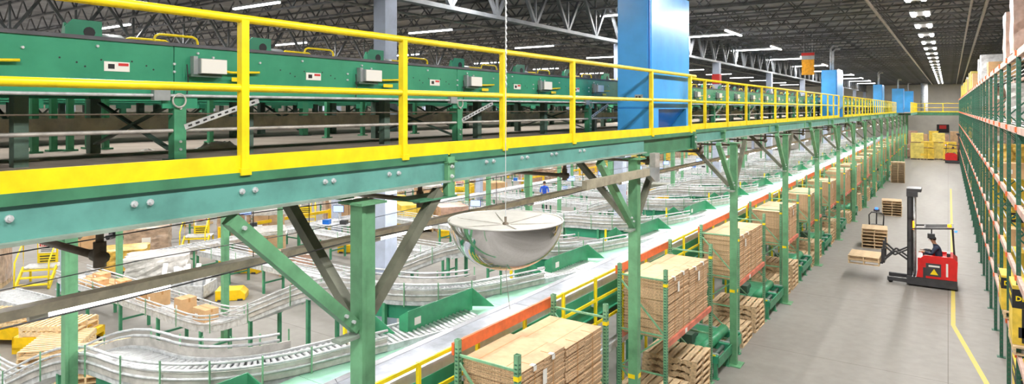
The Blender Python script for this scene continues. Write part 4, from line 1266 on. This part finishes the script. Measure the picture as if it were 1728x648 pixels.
# ------------------------------------------------------------------ cartons and wrapped loads
def carton(label, loc, size, m='carton', rz=0.0, group=None, name='carton', tape=True, lab=True, text=None):
    w, d, h = size
    t = thing(name, label, 'carton', loc, rz, group)
    link('box', MB().box(-w/2, w/2, -d/2, d/2, 0, h).mesh('box', m), t)
    if tape:
        link('tape_strip', MB().box(-w/2-.002, w/2+.002, -.025, .025, h*.75, h+.002).mesh('tape_strip', 'tape'), t)
    if lab:
        link('paper_label', MB().box(-w*.3, -w*.08, -d/2-.003, -d/2, h*.3, h*.6).mesh('paper_label', 'white_plate'), t)
    return t
LOADS = {}
def load_proto(kind):
    """meshes for a loaded pallet, centred, 1.15 x 1.15 m"""
    r = random.Random(kind)
    out = []
    pal = MB()
    for i in range(6): pal.box(-.55, .55, -.58+i*.21, -.47+i*.21, .1, .12)
    for x in (-.55, -.03, .5): pal.box(x, x+.05, -.58, .58, 0, .1)
    out.append(('pallet', pal.mesh('pallet', 'wood')))
    def grid(m, h, nx, ny, nz, gap=.012):
        for iz in range(nz):
            for ix in range(nx):
                for iy in range(ny):
                    x0 = -.54+1.08*ix/nx; y0 = -.56+1.12*iy/ny; z0 = .12+h*iz/nz
                    out.append(('carton', MB().box(x0+gap*r.random(), x0+1.08/nx-gap, y0+gap*r.random(), y0+1.12/ny-gap, z0, z0+h/nz-.006).mesh('carton', m)))
    def wrap(m, h, z0=.12, bulge=.02):
        mb = MB(); n = 24; rows = 7
        base = 0
        for i in range(rows+1):
            z = z0+h*i/rows
            for k in range(n):
                a = 2*math.pi*k/n
                c, s_ = math.cos(a), math.sin(a); q = 1/max(abs(c), abs(s_))
                rr = .57*q if q < 1.38 else .57*1.36
                rr += r.uniform(-bulge, bulge)
                mb.v.append((rr*c, rr*s_, z))
        for i in range(rows):
            for k in range(n):
                k2 = (k+1) % n
                mb.f.append((i*n+k, i*n+k2, (i+1)*n+k2, (i+1)*n+k))
        top = len(mb.v)
        mb.v.append((0, 0, z0+h+.02))
        for k in range(n): mb.f.append((rows*n+k, rows*n+(k+1) % n, top))
        out.append(('stretch_film', mb.mesh('stretch_film', m)))
    if kind == 0: grid('carton_tan', 1.0, 2, 2, 3); wrap('film', .16, 1.1, .03)
    elif kind == 1: wrap('film_tan', 1.15); out.append(('paper_label', MB().box(-.1, .12, -.6, -.595, .6, .85).mesh('paper_label', 'white_plate')))
    elif kind == 2: grid('goods_yellow', 1.0, 2, 3, 4)
    elif kind == 3: wrap('film_yellow', .8, .12, .03)
    elif kind == 4: wrap('film', 1.0, .12, .04)
    elif kind == 5: grid('carton', .7, 2, 3, 2)
    elif kind == 6: grid('goods_pale', 1.5, 1, 2, 4)
    elif kind == 7: wrap('film_rose', 1.2, .12, .015); out.append(('paper_label', MB().box(-.3, -.12, -.6, -.595, .8, .95).mesh('paper_label', 'white_plate')))
    elif kind == 8: wrap('film_grey', 1.25, .12, .012)
    return out
KINDS = ['brown cartons with film over the top', 'tan goods in stretch film', 'bright yellow boxes', 'yellow goods in clear film', 'white film-wrapped goods', 'low brown cartons', 'pale yellow crates', 'rosy brown wrapped goods', 'grey wrapped goods']
def load(kind, label, loc, rz=0.0, group=None, sc=(1, 1, 1)):
    if kind not in LOADS: LOADS[kind] = load_proto(kind)
    t = thing('pallet_load', label, 'pallet load', loc, rz, group)
    t.scale = sc
    for n, me in LOADS[kind]: link(n, me, t)
    return t

# ------------------------------------------------------------------ right-hand pallet racks
RF, RB = 1.1, 2.2
LEV = (1.6, 3.05, 4.38, 5.85, 7.3)
PIT = 2.36
ru = MB().box(-.036, .036, -.036, .036, 0, 7.32).mesh('upright', 'rack_dark')
ru2 = MB().box(-.045, .045, -.045, .045, 0, 9.0).mesh('upright', 'rack_dark')
rsl = MB()
for i in range(67): rsl.box(-.0375, -.036, -.016, .016, .1+i*.106, .14+i*.106).box(-.016, .016, -.0375, -.036, .1+i*.106, .14+i*.106)
rslm = rsl.mesh('upright_slots', 'leg_dark')
rbm = MB().box(-.03, .03, .05, PIT-.05, -.13, 0).mesh('load_beam', 'beam_pink')
rcl = MB().box(-.06, .0, -.05, .06, -.1, -.0).mesh('beam_clip', 'beam_orange')
rdk = [MB().tube([(RF-RF+.1+i*.2, .05, .01), (.1+i*.2, PIT-.05, .01)], .018, 6).mesh('deck_bar', 'galv', True) for i in range(5)]
rbr = []
for i in range(6):
    za, zb = .3+i*1.15, .3+(i+1)*1.15
    rbr.append(MB().bar((0, 0, za if i % 2 else zb), (RB-RF, 0, zb if i % 2 else za), .03, .03).mesh('brace', 'rack_dark'))
rft = MB().box(-.09, .09, -.08, .08, 0, .012).mesh('foot_plate', 'rack_dark')
RY0 = 13.05
NR = 35
for k in range(NR):
    y = RY0+PIT*k
    rk = thing('pallet_rack', f'dark green pallet rack bay with pinkish beams right of the aisle, {ordw(k)} along', 'rack', (RF, y, 0), group='pallet rack bays right of the aisle')
    for xo in (0, RB-RF):
        u = link('upright', ru2 if (xo and k % 5 == 4) else ru, rk, (xo, 0, 0)); link('foot_plate', rft, u)
        if k < 12 and xo == 0: link('slot_row', rslm, u)['kind'] = 'stuff'
    for m in rbr: link('brace', m, rk)
    for z in LEV:
        for xo in (0, RB-RF):
            b = link('load_beam', rbm, rk, (xo, 0, z))
            if xo == 0:
                link('beam_clip', rcl, b, (-.0, 0, 0))
        if k < 22:
            for m in rdk: link('deck_bar', m, rk, (0, 0, z))
# second rack row behind, seen through the first
for k in range(0, 9):
    y = RY0+PIT*k
    rk = thing('pallet_rack', f'dark green pallet rack bay behind the front row, {ordw(k)} along', 'rack', (RB+.25, y, 0), group='pallet rack bays of the back row')
    for xo in (0, 1.1):
        link('upright', ru, rk, (xo, 0, 0))
    for z in LEV:
        for xo in (0, 1.1): link('load_beam', rbm, rk, (xo, 0, z))
# goods on the right-hand racks
LVN = ('lowest', 'second', 'third', 'fourth', 'top')
def rack_load(kind, bay, lev, label, dx=0.0, dy=0.0, sc=(.95, .95, 1)):
    y = RY0+PIT*bay
    load(kind, label, ((RF+RB)/2+dx, y+PIT/2+dy, LEV[lev]+.03), R.choice((0, math.pi/2)), 'goods on the right-hand racks', sc)
load(7, 'tall rosy carton load in film on top of the near end of the rack', (1.78, 21.3, LEV[4]+.03), 0, 'goods on the right-hand racks', (1, 1, 1.02))
load(7, 'rosy wrapped carton load on top of the rack, right at the frame edge', (1.78, 19.0, LEV[4]+.03), 0, 'goods on the right-hand racks', (1, 1, 1.15))
load(8, 'grey film-wrapped load on the rack top behind the tall green upright', (1.8, 36.0, LEV[4]+.03), 0, 'goods on the right-hand racks', (1.05, 1.05, .92))
load(8, 'second grey film-wrapped load on the rack top', (1.8, 38.6, LEV[4]+.03), 0, 'goods on the right-hand racks', (1.05, 1.05, .9))
load(5, 'low brown carton load on the rack top before the grey loads', (1.75, 31.0, LEV[4]+.03), 0, 'goods on the right-hand racks', (.9, .9, .8))
for i, (yy, kd, h) in enumerate([(48, 5, 1.2), (52, 6, .8), (56, 6, .85), (60.5, 0, 1), (66, 6, .8), (71, 2, 1.1), (77, 6, .85), (83, 2, 1.1), (89, 6, .9)]):
    load(kd, f'{KINDS[kd]} on the rack top, {ordw(i)} of the far loads', (1.75, yy, LEV[4]+.03), 0, 'goods on the right-hand racks', (1, 1, h))
def tool_box(label, loc, size, rz=0.0):
    """yellow carton with a black band and lettering"""
    w, d, h = size
    t = thing('printed_carton', label, 'carton', loc, rz, 'yellow printed cartons on the right-hand rack')
    link('box', MB().box(-w/2, w/2, -d/2, d/2, 0, h).mesh('box', 'goods_yellow'), t)
    b = link('black_band', MB().box(-w/2-.002, w/2+.002, -d/2-.002, d/2+.002, h*.62, h*.94).mesh('black_band', 'black_print'), t)
    s = min(w, d)
    link('lettering', text_mesh('DEWALT', s*.21, 'rail_yellow', .004), t, (0, -d/2-.004, h*.78), rot=(math.pi/2, 0, 0))
    link('lettering', text_mesh('DEWALT', s*.21, 'rail_yellow', .004), t, (-w/2-.004, 0, h*.78), rot=(math.pi/2, 0, -math.pi/2))
    link('print_panel', MB().box(-w*.35, w*.1, -d/2-.003, -d/2, h*.12, h*.3).mesh('print_panel', 'black_print'), t)
    return t
tool_box('yellow and black printed carton on the lowest shelf near the frame edge', (1.28, 18.2, LEV[0]+.17), (.62, .8, .75))
pallet_parts('wooden_pallet', (1.5, 18.2, LEV[0]+.03), 'pallet under the yellow printed carton on the lowest shelf', 'pallets on the right-hand rack', 0.0, False)
t = tool_box('upright yellow and black printed carton at the right edge of the picture', (1.3, 15.7, LEV[0]+.17), (.6, .8, 1.1))
link('lettering', text_mesh('DEWALT', .2, 'rail_yellow', .005), t, (-.02, -.404, .36), rot=(math.pi/2, math.radians(-90), 0))
link('dark_panel', MB().box(-.16, .16, -.403, -.4, .04, .68).mesh('dark_panel', 'black_print'), t)
pallet_parts('wooden_pallet', (1.5, 15.7, LEV[0]+.03), 'pallet under the upright printed carton at the right edge', 'pallets on the right-hand rack', 0.0, False)
tool_box('yellow printed carton standing on the floor under the near rack', (1.42, 16.6, .0), (.62, .8, 1.1))
tool_box('yellow printed carton on the second shelf beside a green upright', (1.5, 19.6, LEV[1]+.03), (.62, .8, .7))
near = [(1, 0, 5), (3, 0, 2), (4, 0, 2), (5, 1, 2), (6, 0, 5), (7, 0, 2), (7, 1, 5), (8, 1, 2), (4, 2, 3), (6, 3, 7), (8, 2, 1), (2, 3, 4)]
RR = random.Random(21)
far = [(bay, lev, RR.choice((1, 3, 3, 6, 6, 3, 4, 2, 5))) for bay in range(9, 34) for lev in range(4) if RR.random() < .72]
for (bay, lev, kd) in near+far:
    rack_load(kd, bay, lev, dx=(-.04 if bay > 11 else 0), label=f'{KINDS[kd]} on the {LVN[lev]} shelf, {ordw(bay)} rack bay', sc=(.9, .9, .8))
for i, (bay, lev) in enumerate([(2, 1), (5, 0), (6, 2), (9, 1), (10, 2), (12, 0), (3, 2), (8, 3)]):
    carton(f'single brown carton at the front of the {LVN[lev]} shelf, {ordw(bay)} rack bay', (RF+.3, RY0+PIT*bay+.9, LEV[lev]+.03), (.45, .5, .38), 'carton', 0, 'single cartons on the right-hand rack')

# ------------------------------------------------------------------ far end of the aisle
br = thing('bridge', 'green walkway bridge with yellow railing crossing the far end of the aisle', 'bridge', (-1, 100, 5.4))
part('beam', MB().box(-4.7, 4, 99.9, 100, 5.3, 5.75), 'beam_dark', br)
part('deck', MB().box(-4.7, 4, 100, 101.5, 5.68, 5.75), 'deck_board', br)
for z in (6.3, 6.85): part('rail', MB().box(-4.7, 4, 99.9, 99.97, z-.03, z+.03), 'rail_yellow', br)
for i in range(5): part('post', MB().box(-4.6+i*2, -4.5+i*2, 99.9, 99.98, 5.7, 6.85), 'rail_yellow', br)
part('toe_board', MB().box(-4.7, 4, 99.88, 99.9, 5.72, 5.84), 'rail_yellow', br)
for x in (-4.6, 3.6): part('leg', MB().box(x, x+.2, 100.2, 100.4, 0, 5.68), 'column_green', br)
sg = thing('wall_sign', 'dark framed sign with red panel on the far wall', 'sign', (-.6, 105.95, 3.4))
part('frame', MB().box(-1.3, .1, 105.85, 106, 2.9, 4.0), 'black_print', sg)
part('red_panel', MB().box(-1.0, -.2, 105.82, 105.86, 3.4, 3.9), 'red_print', sg)
for i, (px, d_, kd) in enumerate([(1537, 96, 7), (1548, 93, 6), (1565, 93, 2), (1584, 94, 6), (1603, 93, 2), (1620, 95, 5)]):
    rr_ = ray(px, 200); X = rr_[0]/rr_[1]*d_
    load(kd, f'{KINDS[kd]} stacked at the far end of the aisle, {ordw(i)} from the left', (X, d_, 0), 0, 'goods at the far end of the aisle', (1.3, 1.2, 1.25))
    if i in (1, 2, 3, 4):
        load(kd, f'{KINDS[kd]} stacked on top at the far aisle end, {ordw(i)} from left', (X, d_, {1: 2.06, 2: 1.42, 3: 2.06, 4: 1.42}[i]), 0, 'goods at the far end of the aisle', (1.2, 1.15, .7))
for i in range(6):
    carton(f'tall crate stack near the far wall, {ordw(i)} from the left', (-4.9+i*1.12, 98.5, 0), (1.0, 1.2, 3.3 if i % 2 else 2.9), ('goods_yellow', 'film_rose', 'carton_tan')[i % 3], 0, 'crates by the far wall', 'tall_crate', False, False)
copy_tree(truck, (.55, 88.5, 0), math.pi, 'far small truck half hidden behind the end of the right-hand rack')

# hanging sign over the mezzanine
hs = thing('hanging_sign', 'orange hanging sign with red top strip above the mezzanine', 'sign', (-6, 36.4, 7.95))
part('panel', MB().box(-6.35, -5.75, 36.38, 36.42, 7.95, 8.75), 'sign_orange', hs)
part('grey_strip', MB().box(-6.36, -5.74, 36.37, 36.43, 8.75, 8.95), 'steel_box', hs)
part('red_strip', MB().box(-6.36, -5.74, 36.36, 36.42, 8.95, 9.1), 'red_print', hs)
for x in (-6.25, -5.85): part('hanger', MB().tube([(x, 36.4, 9.1), (x, 36.4, RZ)], .008, 5), 'galv', hs)

# ------------------------------------------------------------------ the packing floor left of the sorter
# cartons on the low end of the third spur
SPY = 4.9+4.5*2-.55-3.1*.958
SP2 = [(p[0], p[1]+4.9+4.5*2, p[2]) for p in PATH]
Y2 = SP2[-1][1]; Z2 = SP2[-1][2]
def lane_x(px, z=.9):      # x on that lane where a pixel column crosses it
    d = ray(px, 500); return d[0]/d[1]*Y2
for i, (px, w, d_, h) in enumerate([(347, .55, .36, .32), (313, .36, .4, .42), (268, .4, .42, .4), (247, .36, .4, .4), (225, .36, .4, .38)]):
    carton(f'brown carton on the low roller lane, {ordw(i)} from its right end', (lane_x(px), Y2, Z2), (w, d_, h), 'carton', R.uniform(-.1, .1), 'cartons on the low roller lane')
for i in range(12):
    px = 150+R.uniform(0, 66); 
    carton(f'orange-brown flat carton in the heap on the low lane, {ordw(i)} from the left', (lane_x(150+6*i), Y2+(-.18 if i % 2 else .16), Z2+(.15 if i % 3 == 2 else 0)), (.44, .3, .145), 'carton', R.uniform(-.1, .1), 'flat cartons heaped on the low lane')
def yellow_gate(label, loc, rz):
    t = thing('safety_gate', label, 'gate', loc, rz, 'yellow access platforms'); local(t)
    for sx in (-.5, .5):
        st = part('stringer', MB().bar((sx, -.5, .02), (sx, .25, .62), .05, .14), 'rail_yellow', t)
        part('handrail', MB().tube([(sx, -.5, .05), (sx, -.45, .95), (sx, .25, 1.55), (sx, .25, .6)], .028, 8), 'rail_yellow', t, True)
    for i in range(3):
        part('tread', MB().box(-.5, .5, -.42+i*.24, -.2+i*.24, .12+i*.2, .15+i*.2), 'rail_yellow', t)
    part('platform', MB().box(-.55, .55, .2, .9, .58, .62), 'galv', t)
    for sx in (-.5, .5): part('leg', MB().box(sx-.03, sx+.03, .82, .88, 0, .6), 'rail_yellow', t)
    pn = part('sign_panel', MB().box(-.32, .32, .92, .95, .62, 1.7), 'rail_yellow', t)
    part('sign_plate', MB().box(-.28, .28, .9, .92, .98, 1.36), 'white_plate', pn)
    part('sign_header', MB().box(-.24, .24, .895, .9, 1.22, 1.33), 'red_print', pn)
    o = link('lettering', text_mesh('DANGER', .1, 'white_plate', .003), pn, (0, .893, 1.275), rot=(math.pi/2, 0, 0))
    for i in range(3): part('print_line', MB().box(-.2, .2, .897, .9, 1.03+i*.055, 1.055+i*.055), 'black_print', pn)
    for i in range(3): part('print_line', MB().box(-.24, .24, .915, .92, .66+i*.09, .7+i*.09), 'black_print', pn)
    return t
q = settle(*on_z(75, 488, 0)[:2], .9)
yellow_gate('yellow step platform with danger sign at the far left', q, YAW+.3)
q = settle(*on_z(330, 425, 0)[:2], .9); yellow_gate('yellow step platform with danger sign beside the wrapped loads', q, YAW+.2)
q = settle(*on_z(515, 385, 0)[:2], .9); yellow_gate('yellow step platform seen between the knee braces', q, YAW+.3)
q = settle(*on_z(795, 345, 0)[:2], .9); yellow_gate('small yellow step platform beyond the dome mirror', q, YAW+.2)
def yellow_cart(label, loc, rz, n):
    t = thing('pallet_cart', label, 'cart', loc, rz, 'yellow pallet carts'); local(t)
    part('skirt', MB().box(-.85, .85, -.5, -.46, .16, .46).box(-.85, .85, .46, .5, .16, .46).box(-.85, -.8, -.5, .5, .3, .46).box(.8, .85, -.5, .5, .3, .46).box(-.85, -.65, -.5, -.46, .05, .2).box(.65, .85, -.5, -.46, .05, .2), 'cart_yellow', t)
    part('bed', MB().box(-.84, .84, -.49, .49, .42, .45), 'cart_yellow', t)
    for sx in (-.72, .72):
        for sy in (-.4, .4):
            part('wheel', MB().lathe([(.001, -.03), (.09, -.03), (.09, .03), (.001, .03)], 12, (sx, sy, .09), 'y'), 'tyre', t, True)
    part('knob', MB().box(-.03, .03, -.53, -.5, .3, .42), 'black_print', t)
    part('red_tag', MB().box(-.1, .0, -.505, -.5, .38, .44), 'red_print', t)
    for i in range(n):
        c_, s_ = math.cos(rz), math.sin(rz)
        pallet_parts('wooden_pallet', (loc[0], loc[1], .46+i*.1425), f'pale pallet, {ordw(i)} up on the {label[:34]}', 'pallets on yellow carts', rz+math.pi/2, False, True, 1.4, .95)
    return t
q = settle(*on_z(18, 572, 0)[:2], .95); yellow_cart('leftmost yellow pallet cart by the frame edge', q, 0.0+.55, 2)
q = settle(*on_z(132, 566, 0)[:2], .95); yellow_cart('yellow pallet cart behind the teal column', q, .6, 2)
# pale pallets lying on stands in front of the carts
for i, (hx, hy) in enumerate([(-17.9, 6.75), (-16.3, 6.9), (-14.6, 6.9), (-12.9, 6.8)]):
    OCC.append((hx, hy, .8))
    pallet_stack(4, (hx, hy, 0), f'between the near lanes, {ordw(i)} heap from left', 'pale pallets between the near lanes', YAW+.25+.12*i, i in (1, 2), True, .05, 1.5, 1.15)
# short gravity conveyors on the floor
def low_conveyor(label, p0, p1, w=.7, z=.5, group='low roller conveyors on the packing floor'):
    p0 = Vector(p0); p1 = Vector(p1); L = (p1-p0).length; a = math.atan2(p1.y-p0.y, p1.x-p0.x)
    for i in range(int(L/.5)+1): OCC.append((p0.x+(p1.x-p0.x)*i*.5/L, p0.y+(p1.y-p0.y)*i*.5/L, w/2+.1))
    t = thing('roller_conveyor', label, 'conveyor', (p0.x, p0.y, 0), a, group); local(t)
    for s_ in (-1, 1):
        part('side_rail', MB().box(0, L, s_*w/2-.025, s_*w/2+.025, z-.12, z+.02), 'galv', t)
    n = int(L/.16)
    ro = MB()
    for i in range(n): ro.tube([(.1+i*.16, -w/2, z-.02), (.1+i*.16, w/2, z-.02)], .035, 6)
    part('rollers', ro, 'roller', t, True)['kind'] = 'stuff'
    for i in range(max(2, int(L/1.6)+1)):
        x = .1+(L-.2)*i/max(1, int(L/1.6))
        for s_ in (-1, 1): part('leg', MB().box(x-.03, x+.03, s_*w/2-.03, s_*w/2+.03, 0, z-.12), 'leg_green', t)
        part('stretcher', MB().box(x-.02, x+.02, -w/2, w/2, z*.4, z*.4+.05), 'leg_green', t)
    return t
a = on_z(85, 520, .45); low_conveyor('low roller conveyor at the left edge behind the carts', (a[0]-3.2, a[1]-.2, 0), (a[0], a[1]+.2, 0), .9, .45)
for i, (xx, y0, y1) in enumerate([(-24.6, 12, 46), (-30.5, 14, 70), (-37.5, 16, 80)]):
    low_conveyor(f'long low roller conveyor parallel to the aisle, {ordw(i)} line past the spur ends', (xx, y0, 0), (xx, y1, 0), .8, .8)
# wrapped loads that can be told apart
for px, py, kd, lab, sc in [(290, 472, 4, 'large white film-wrapped load beside the low roller lane', (1.7, 1.3, 1.0)),
                            (232, 462, 3, 'yellow load in clear film left of the white wrapped one', (1.4, 1.2, .95)),
                            (268, 424, 1, 'tan wrapped load behind the white wrapped one', (1.5, 1.3, .9)),
                            (4, 480, 1, 'tan wrapped load cut off by the left frame edge', (1, 1, 1.4)),
                            (160, 420, 5, 'brown boards stacked beside the grey column', (1.2, 1.2, 1.3)),
                            (395, 400, 1, 'tan wrapped load under the near beam right of the thin column', (1.3, 1.3, 1.1)),
                            (440, 400, 0, 'brown carton load with film top left of the knee brace', (1.3, 1.3, 1.1)),
                            (480, 425, 0, 'brown carton load with film top between the knee braces', (1.3, 1.3, 1.0)),
                            (500, 442, 7, 'rosy wrapped load between the knee braces', (1.4, 1.3, .55)),
                            (560, 385, 0, 'brown carton load beside the near mezzanine column', (1.5, 1.3, 1.1)),
                            (585, 372, 1, 'tan wrapped load behind the near mezzanine column', (1.5, 1.3, 1.1)),
                            (684, 392, 2, 'stack of bright yellow boxes right of the grey column', (1.5, 1.3, 1.25)),
                            (672, 375, 2, 'yellow boxes behind the stack right of the grey column', (1.2, 1.2, 1.2)),
                            (725, 385, 7, 'rosy wrapped load left of the dome mirror', (1.3, 1.3, 1)),
                            (775, 330, 2, 'yellow boxes above the dome mirror left edge', (1.6, 1.5, .8)),
                            (833, 330, 5, 'brown cartons above the dome mirror', (1.4, 1.3, 1.2))]:
    q = settle(*on_z(px, py, 0)[:2], .66*max(sc[0], sc[1]))
    load(kd, lab, (q[0], q[1], 0), YAW+.4, 'wrapped loads on the packing floor', sc)
# white film rolls tossed in a wire basket beside the yellow load
q = settle(*on_z(232, 478, 0)[:2], .95)
bk = thing('roll_bin', 'low bin of loose white tubes beside the low roller lane', 'bin', (q[0], q[1], 0), YAW); local(bk)
part('tray', MB().box(-.9, .9, -.5, .5, .1, .14).box(-.9, .9, -.5, -.46, .1, .5).box(-.9, .9, .46, .5, .1, .5).box(-.9, -.86, -.5, .5, .1, .5).box(.86, .9, -.5, .5, .1, .5).box(-.85, -.75, -.45, -.35, 0, .1).box(.75, .85, -.45, -.35, 0, .1).box(-.85, -.75, .35, .45, 0, .1).box(.75, .85, .35, .45, 0, .1), 'galv', bk)
for i in range(9):
    x = -.72+i*.18; tl = R.uniform(-.04, .04)
    o = solo('cardboard_tube', MB().tube([(0, 0, 0), (tl, R.uniform(-.1, .3), R.uniform(.6, .95))], .075, 12), 'plastic_white', f'white tube leaning in the low bin, {ordw(i)} from the left', 'tube', (q[0]+x*math.cos(YAW), q[1]+x*math.sin(YAW), .15), 'white tubes in the low bin', True)
# upright pale crate panel and yellow pallet jack
q = settle(*on_z(472, 492, 0)[:2], .7)
cr = thing('board_screen', 'row of pale upright boards standing between the roller lanes', 'boards', (q[0], q[1], 0), YAW-.15); local(cr)
for i in range(15):
    part('board', MB().box(-.8+i*.11, -.71+i*.11, -.02, .02, 0, .72-.018*i), 'wood_light', cr)
part('rail', MB().box(-.8, .83, .02, .05, .1, .18), 'wood_light', cr); part('rail', MB().box(-.8, .83, .02, .05, .35, .42), 'wood_light', cr)
def yellow_jack(label, px, py, rz):
    q = settle(*on_z(px, py, 0)[:2], .5)
    t = thing('floor_stop', label, 'floor stop', (q[0], q[1], 0), rz, 'yellow floor stops'); local(t)
    part('shell', MB().prism([(-.45, -.3, .02), (.45, -.3, .02), (.45, -.3, .2), (.3, -.3, .34), (-.45, -.3, .34)], (0, .6, 0)), 'cart_yellow', t)
    for sx in (-.3, .3): part('foot', MB().box(sx-.08, sx+.08, -.32, .32, 0, .06), 'truck_black', t)
for i, (px, py, rz) in enumerate([(342, 480, .5), (350, 470, .9), (412, 492, .8), (585, 428, .6), (655, 402, .5), (745, 398, .6)]):
    yellow_jack(f'yellow wedge-shaped floor stop on the packing floor, {ordw(i)} from the left', px, py, rz)
# workstations with screens
def workstation(label, loc, rz):
    t = thing('workstation', label, 'workstation', loc, rz, 'packing workstations'); local(t)
    part('table_top', MB().box(-.7, .7, -.35, .35, .86, .9), 'galv', t)
    for sx in (-.65, .65):
        for sy in (-.3, .3): part('leg', MB().box(sx-.025, sx+.025, sy-.025, sy+.025, 0, .86), 'leg_green', t)
    part('shelf', MB().box(-.66, .66, -.3, .3, .3, .33), 'leg_green', t)
    part('mast', MB().box(-.03, .03, .28, .34, .9, 1.75), 'galv', t)
    m = part('monitor', MB().box(-.26, .26, .2, .24, 1.4, 1.72), 'plastic_black', t)
    part('screen', MB().box(-.24, .24, .196, .2, 1.42, 1.7), 'screen', m)
    part('bin', MB().box(-.6, -.3, -.2, .1, .9, 1.1), 'machine_blue_deep', t)
    part('printer', MB().box(.2, .5, -.15, .15, .9, 1.08), 'plastic_black', t)
    return t
k = 0
for px, py in [(415, 440), (578, 405), (707, 385), (762, 350), (880, 325), (945, 345), (1000, 330), (1080, 318), (1130, 305), (1180, 300)]:
    q = settle(*on_z(px, py, 0)[:2], .75); workstation(f'packing workstation with lit screen, {ordw(k)} from the left on the packing floor', (q[0], q[1], 0), YAW+R.uniform(-.4, .4)); k += 1
# red lift truck at the left, and a red-topped one beside
copy_tree(truck, settle(*on_z(232, 412, 0)[:2], 2.2), 2.3, 'red lift truck under the near beam beyond the wrapped loads')
# danger notice board and yellow machine
q = settle(*on_z(1046, 395, 0)[:2], .4)
nb = thing('notice_board', 'tall white and red danger notice board between the lanes', 'sign', (q[0], q[1], 0), YAW-.2); local(nb)
part('board', MB().box(-.4, .4, 0, .03, 1.0, 2.2), 'white_plate', nb)
part('header', MB().box(-.34, .34, -.004, 0, 1.95, 2.12), 'red_print', nb)
link('lettering', text_mesh('DANGER', .14, 'white_plate', .004), nb, (0, -.006, 2.035), rot=(math.pi/2, 0, 0))
part('header', MB().box(-.34, .34, -.004, 0, 1.3, 1.45), 'red_print', nb)
for i in range(4): part('print_line', MB().box(-.3, .3, -.004, 0, 1.52+i*.1, 1.57+i*.1), 'black_print', nb)
for sx in (-.38, .35): part('post', MB().box(sx, sx+.04, .03, .07, 0, 2.2), 'leg_green', nb)
q = settle(*on_z(1120, 345, 0)[:2], .9)
ym = thing('control_cabinet', 'yellow control cabinet with dark hood beyond the spurs', 'cabinet', (q[0], q[1], 0), YAW-.1); local(ym)
part('body', MB().box(-.8, .8, -.4, .4, .1, 1.2), 'cart_yellow', ym); part('hood', MB().box(-.9, .9, -.5, .5, 1.2, 1.45), 'brace_dark', ym)
part('door', MB().box(-.7, -.02, -.42, -.4, .15, 1.1), 'cart_yellow', ym); part('door', MB().box(.02, .7, -.42, -.4, .15, 1.1), 'cart_yellow', ym)
part('plinth', MB().box(-.75, .75, -.35, .35, 0, .1), 'brace_dark', ym)
# rows of pallet loads across the far packing floor
RW = random.Random(11)
xs = (-27.6, -33.8, -41.0, -45.0, -50.5, -56.0)
for ir, xr in enumerate(xs):
    yy = 17.0+ir*2; k = 0
    while yy < 96:
        if RW.random() < .8 and is_free(xr, yy, .85):
            OCC.append((xr, yy, .85))
            kd = RW.choice((0, 1, 2, 2, 3, 3, 0, 7, 2, 5, 6, 4))
            load(kd, f'{KINDS[kd]}, {ordw(k)} along the {ordw(ir)} row past the spurs', (xr+RW.uniform(-.3, .3), yy, 0), RW.uniform(-.15, .15), 'pallet loads on the far packing floor', (1.25, 1.2, RW.uniform(.8, 1.3)))
            k += 1
        yy += RW.uniform(2.0, 3.4)
# yellow barriers between the far rows
for i, (xx, y0, y1) in enumerate([(-26.2, 40, 66), (-26.2, 16, 34), (-32.3, 20, 48), (-39.3, 22, 60), (-47.8, 30, 80)]):
    g = thing('floor_barrier', f'long yellow floor barrier beside the far pallet rows, {ordw(i)} counted away from the aisle', 'barrier', (xx, y0, 0), 0, 'yellow floor barriers'); local(g)
    L = y1-y0
    for z in (.45, .95): part('rail', MB().box(-.04, .04, 0, L, z-.07, z+.07), 'cart_yellow', g)
    for j in range(int(L/3)+1): part('post', MB().box(-.06, .06, j*3-.06, j*3+.06, 0, 1.05), 'cart_yellow', g)
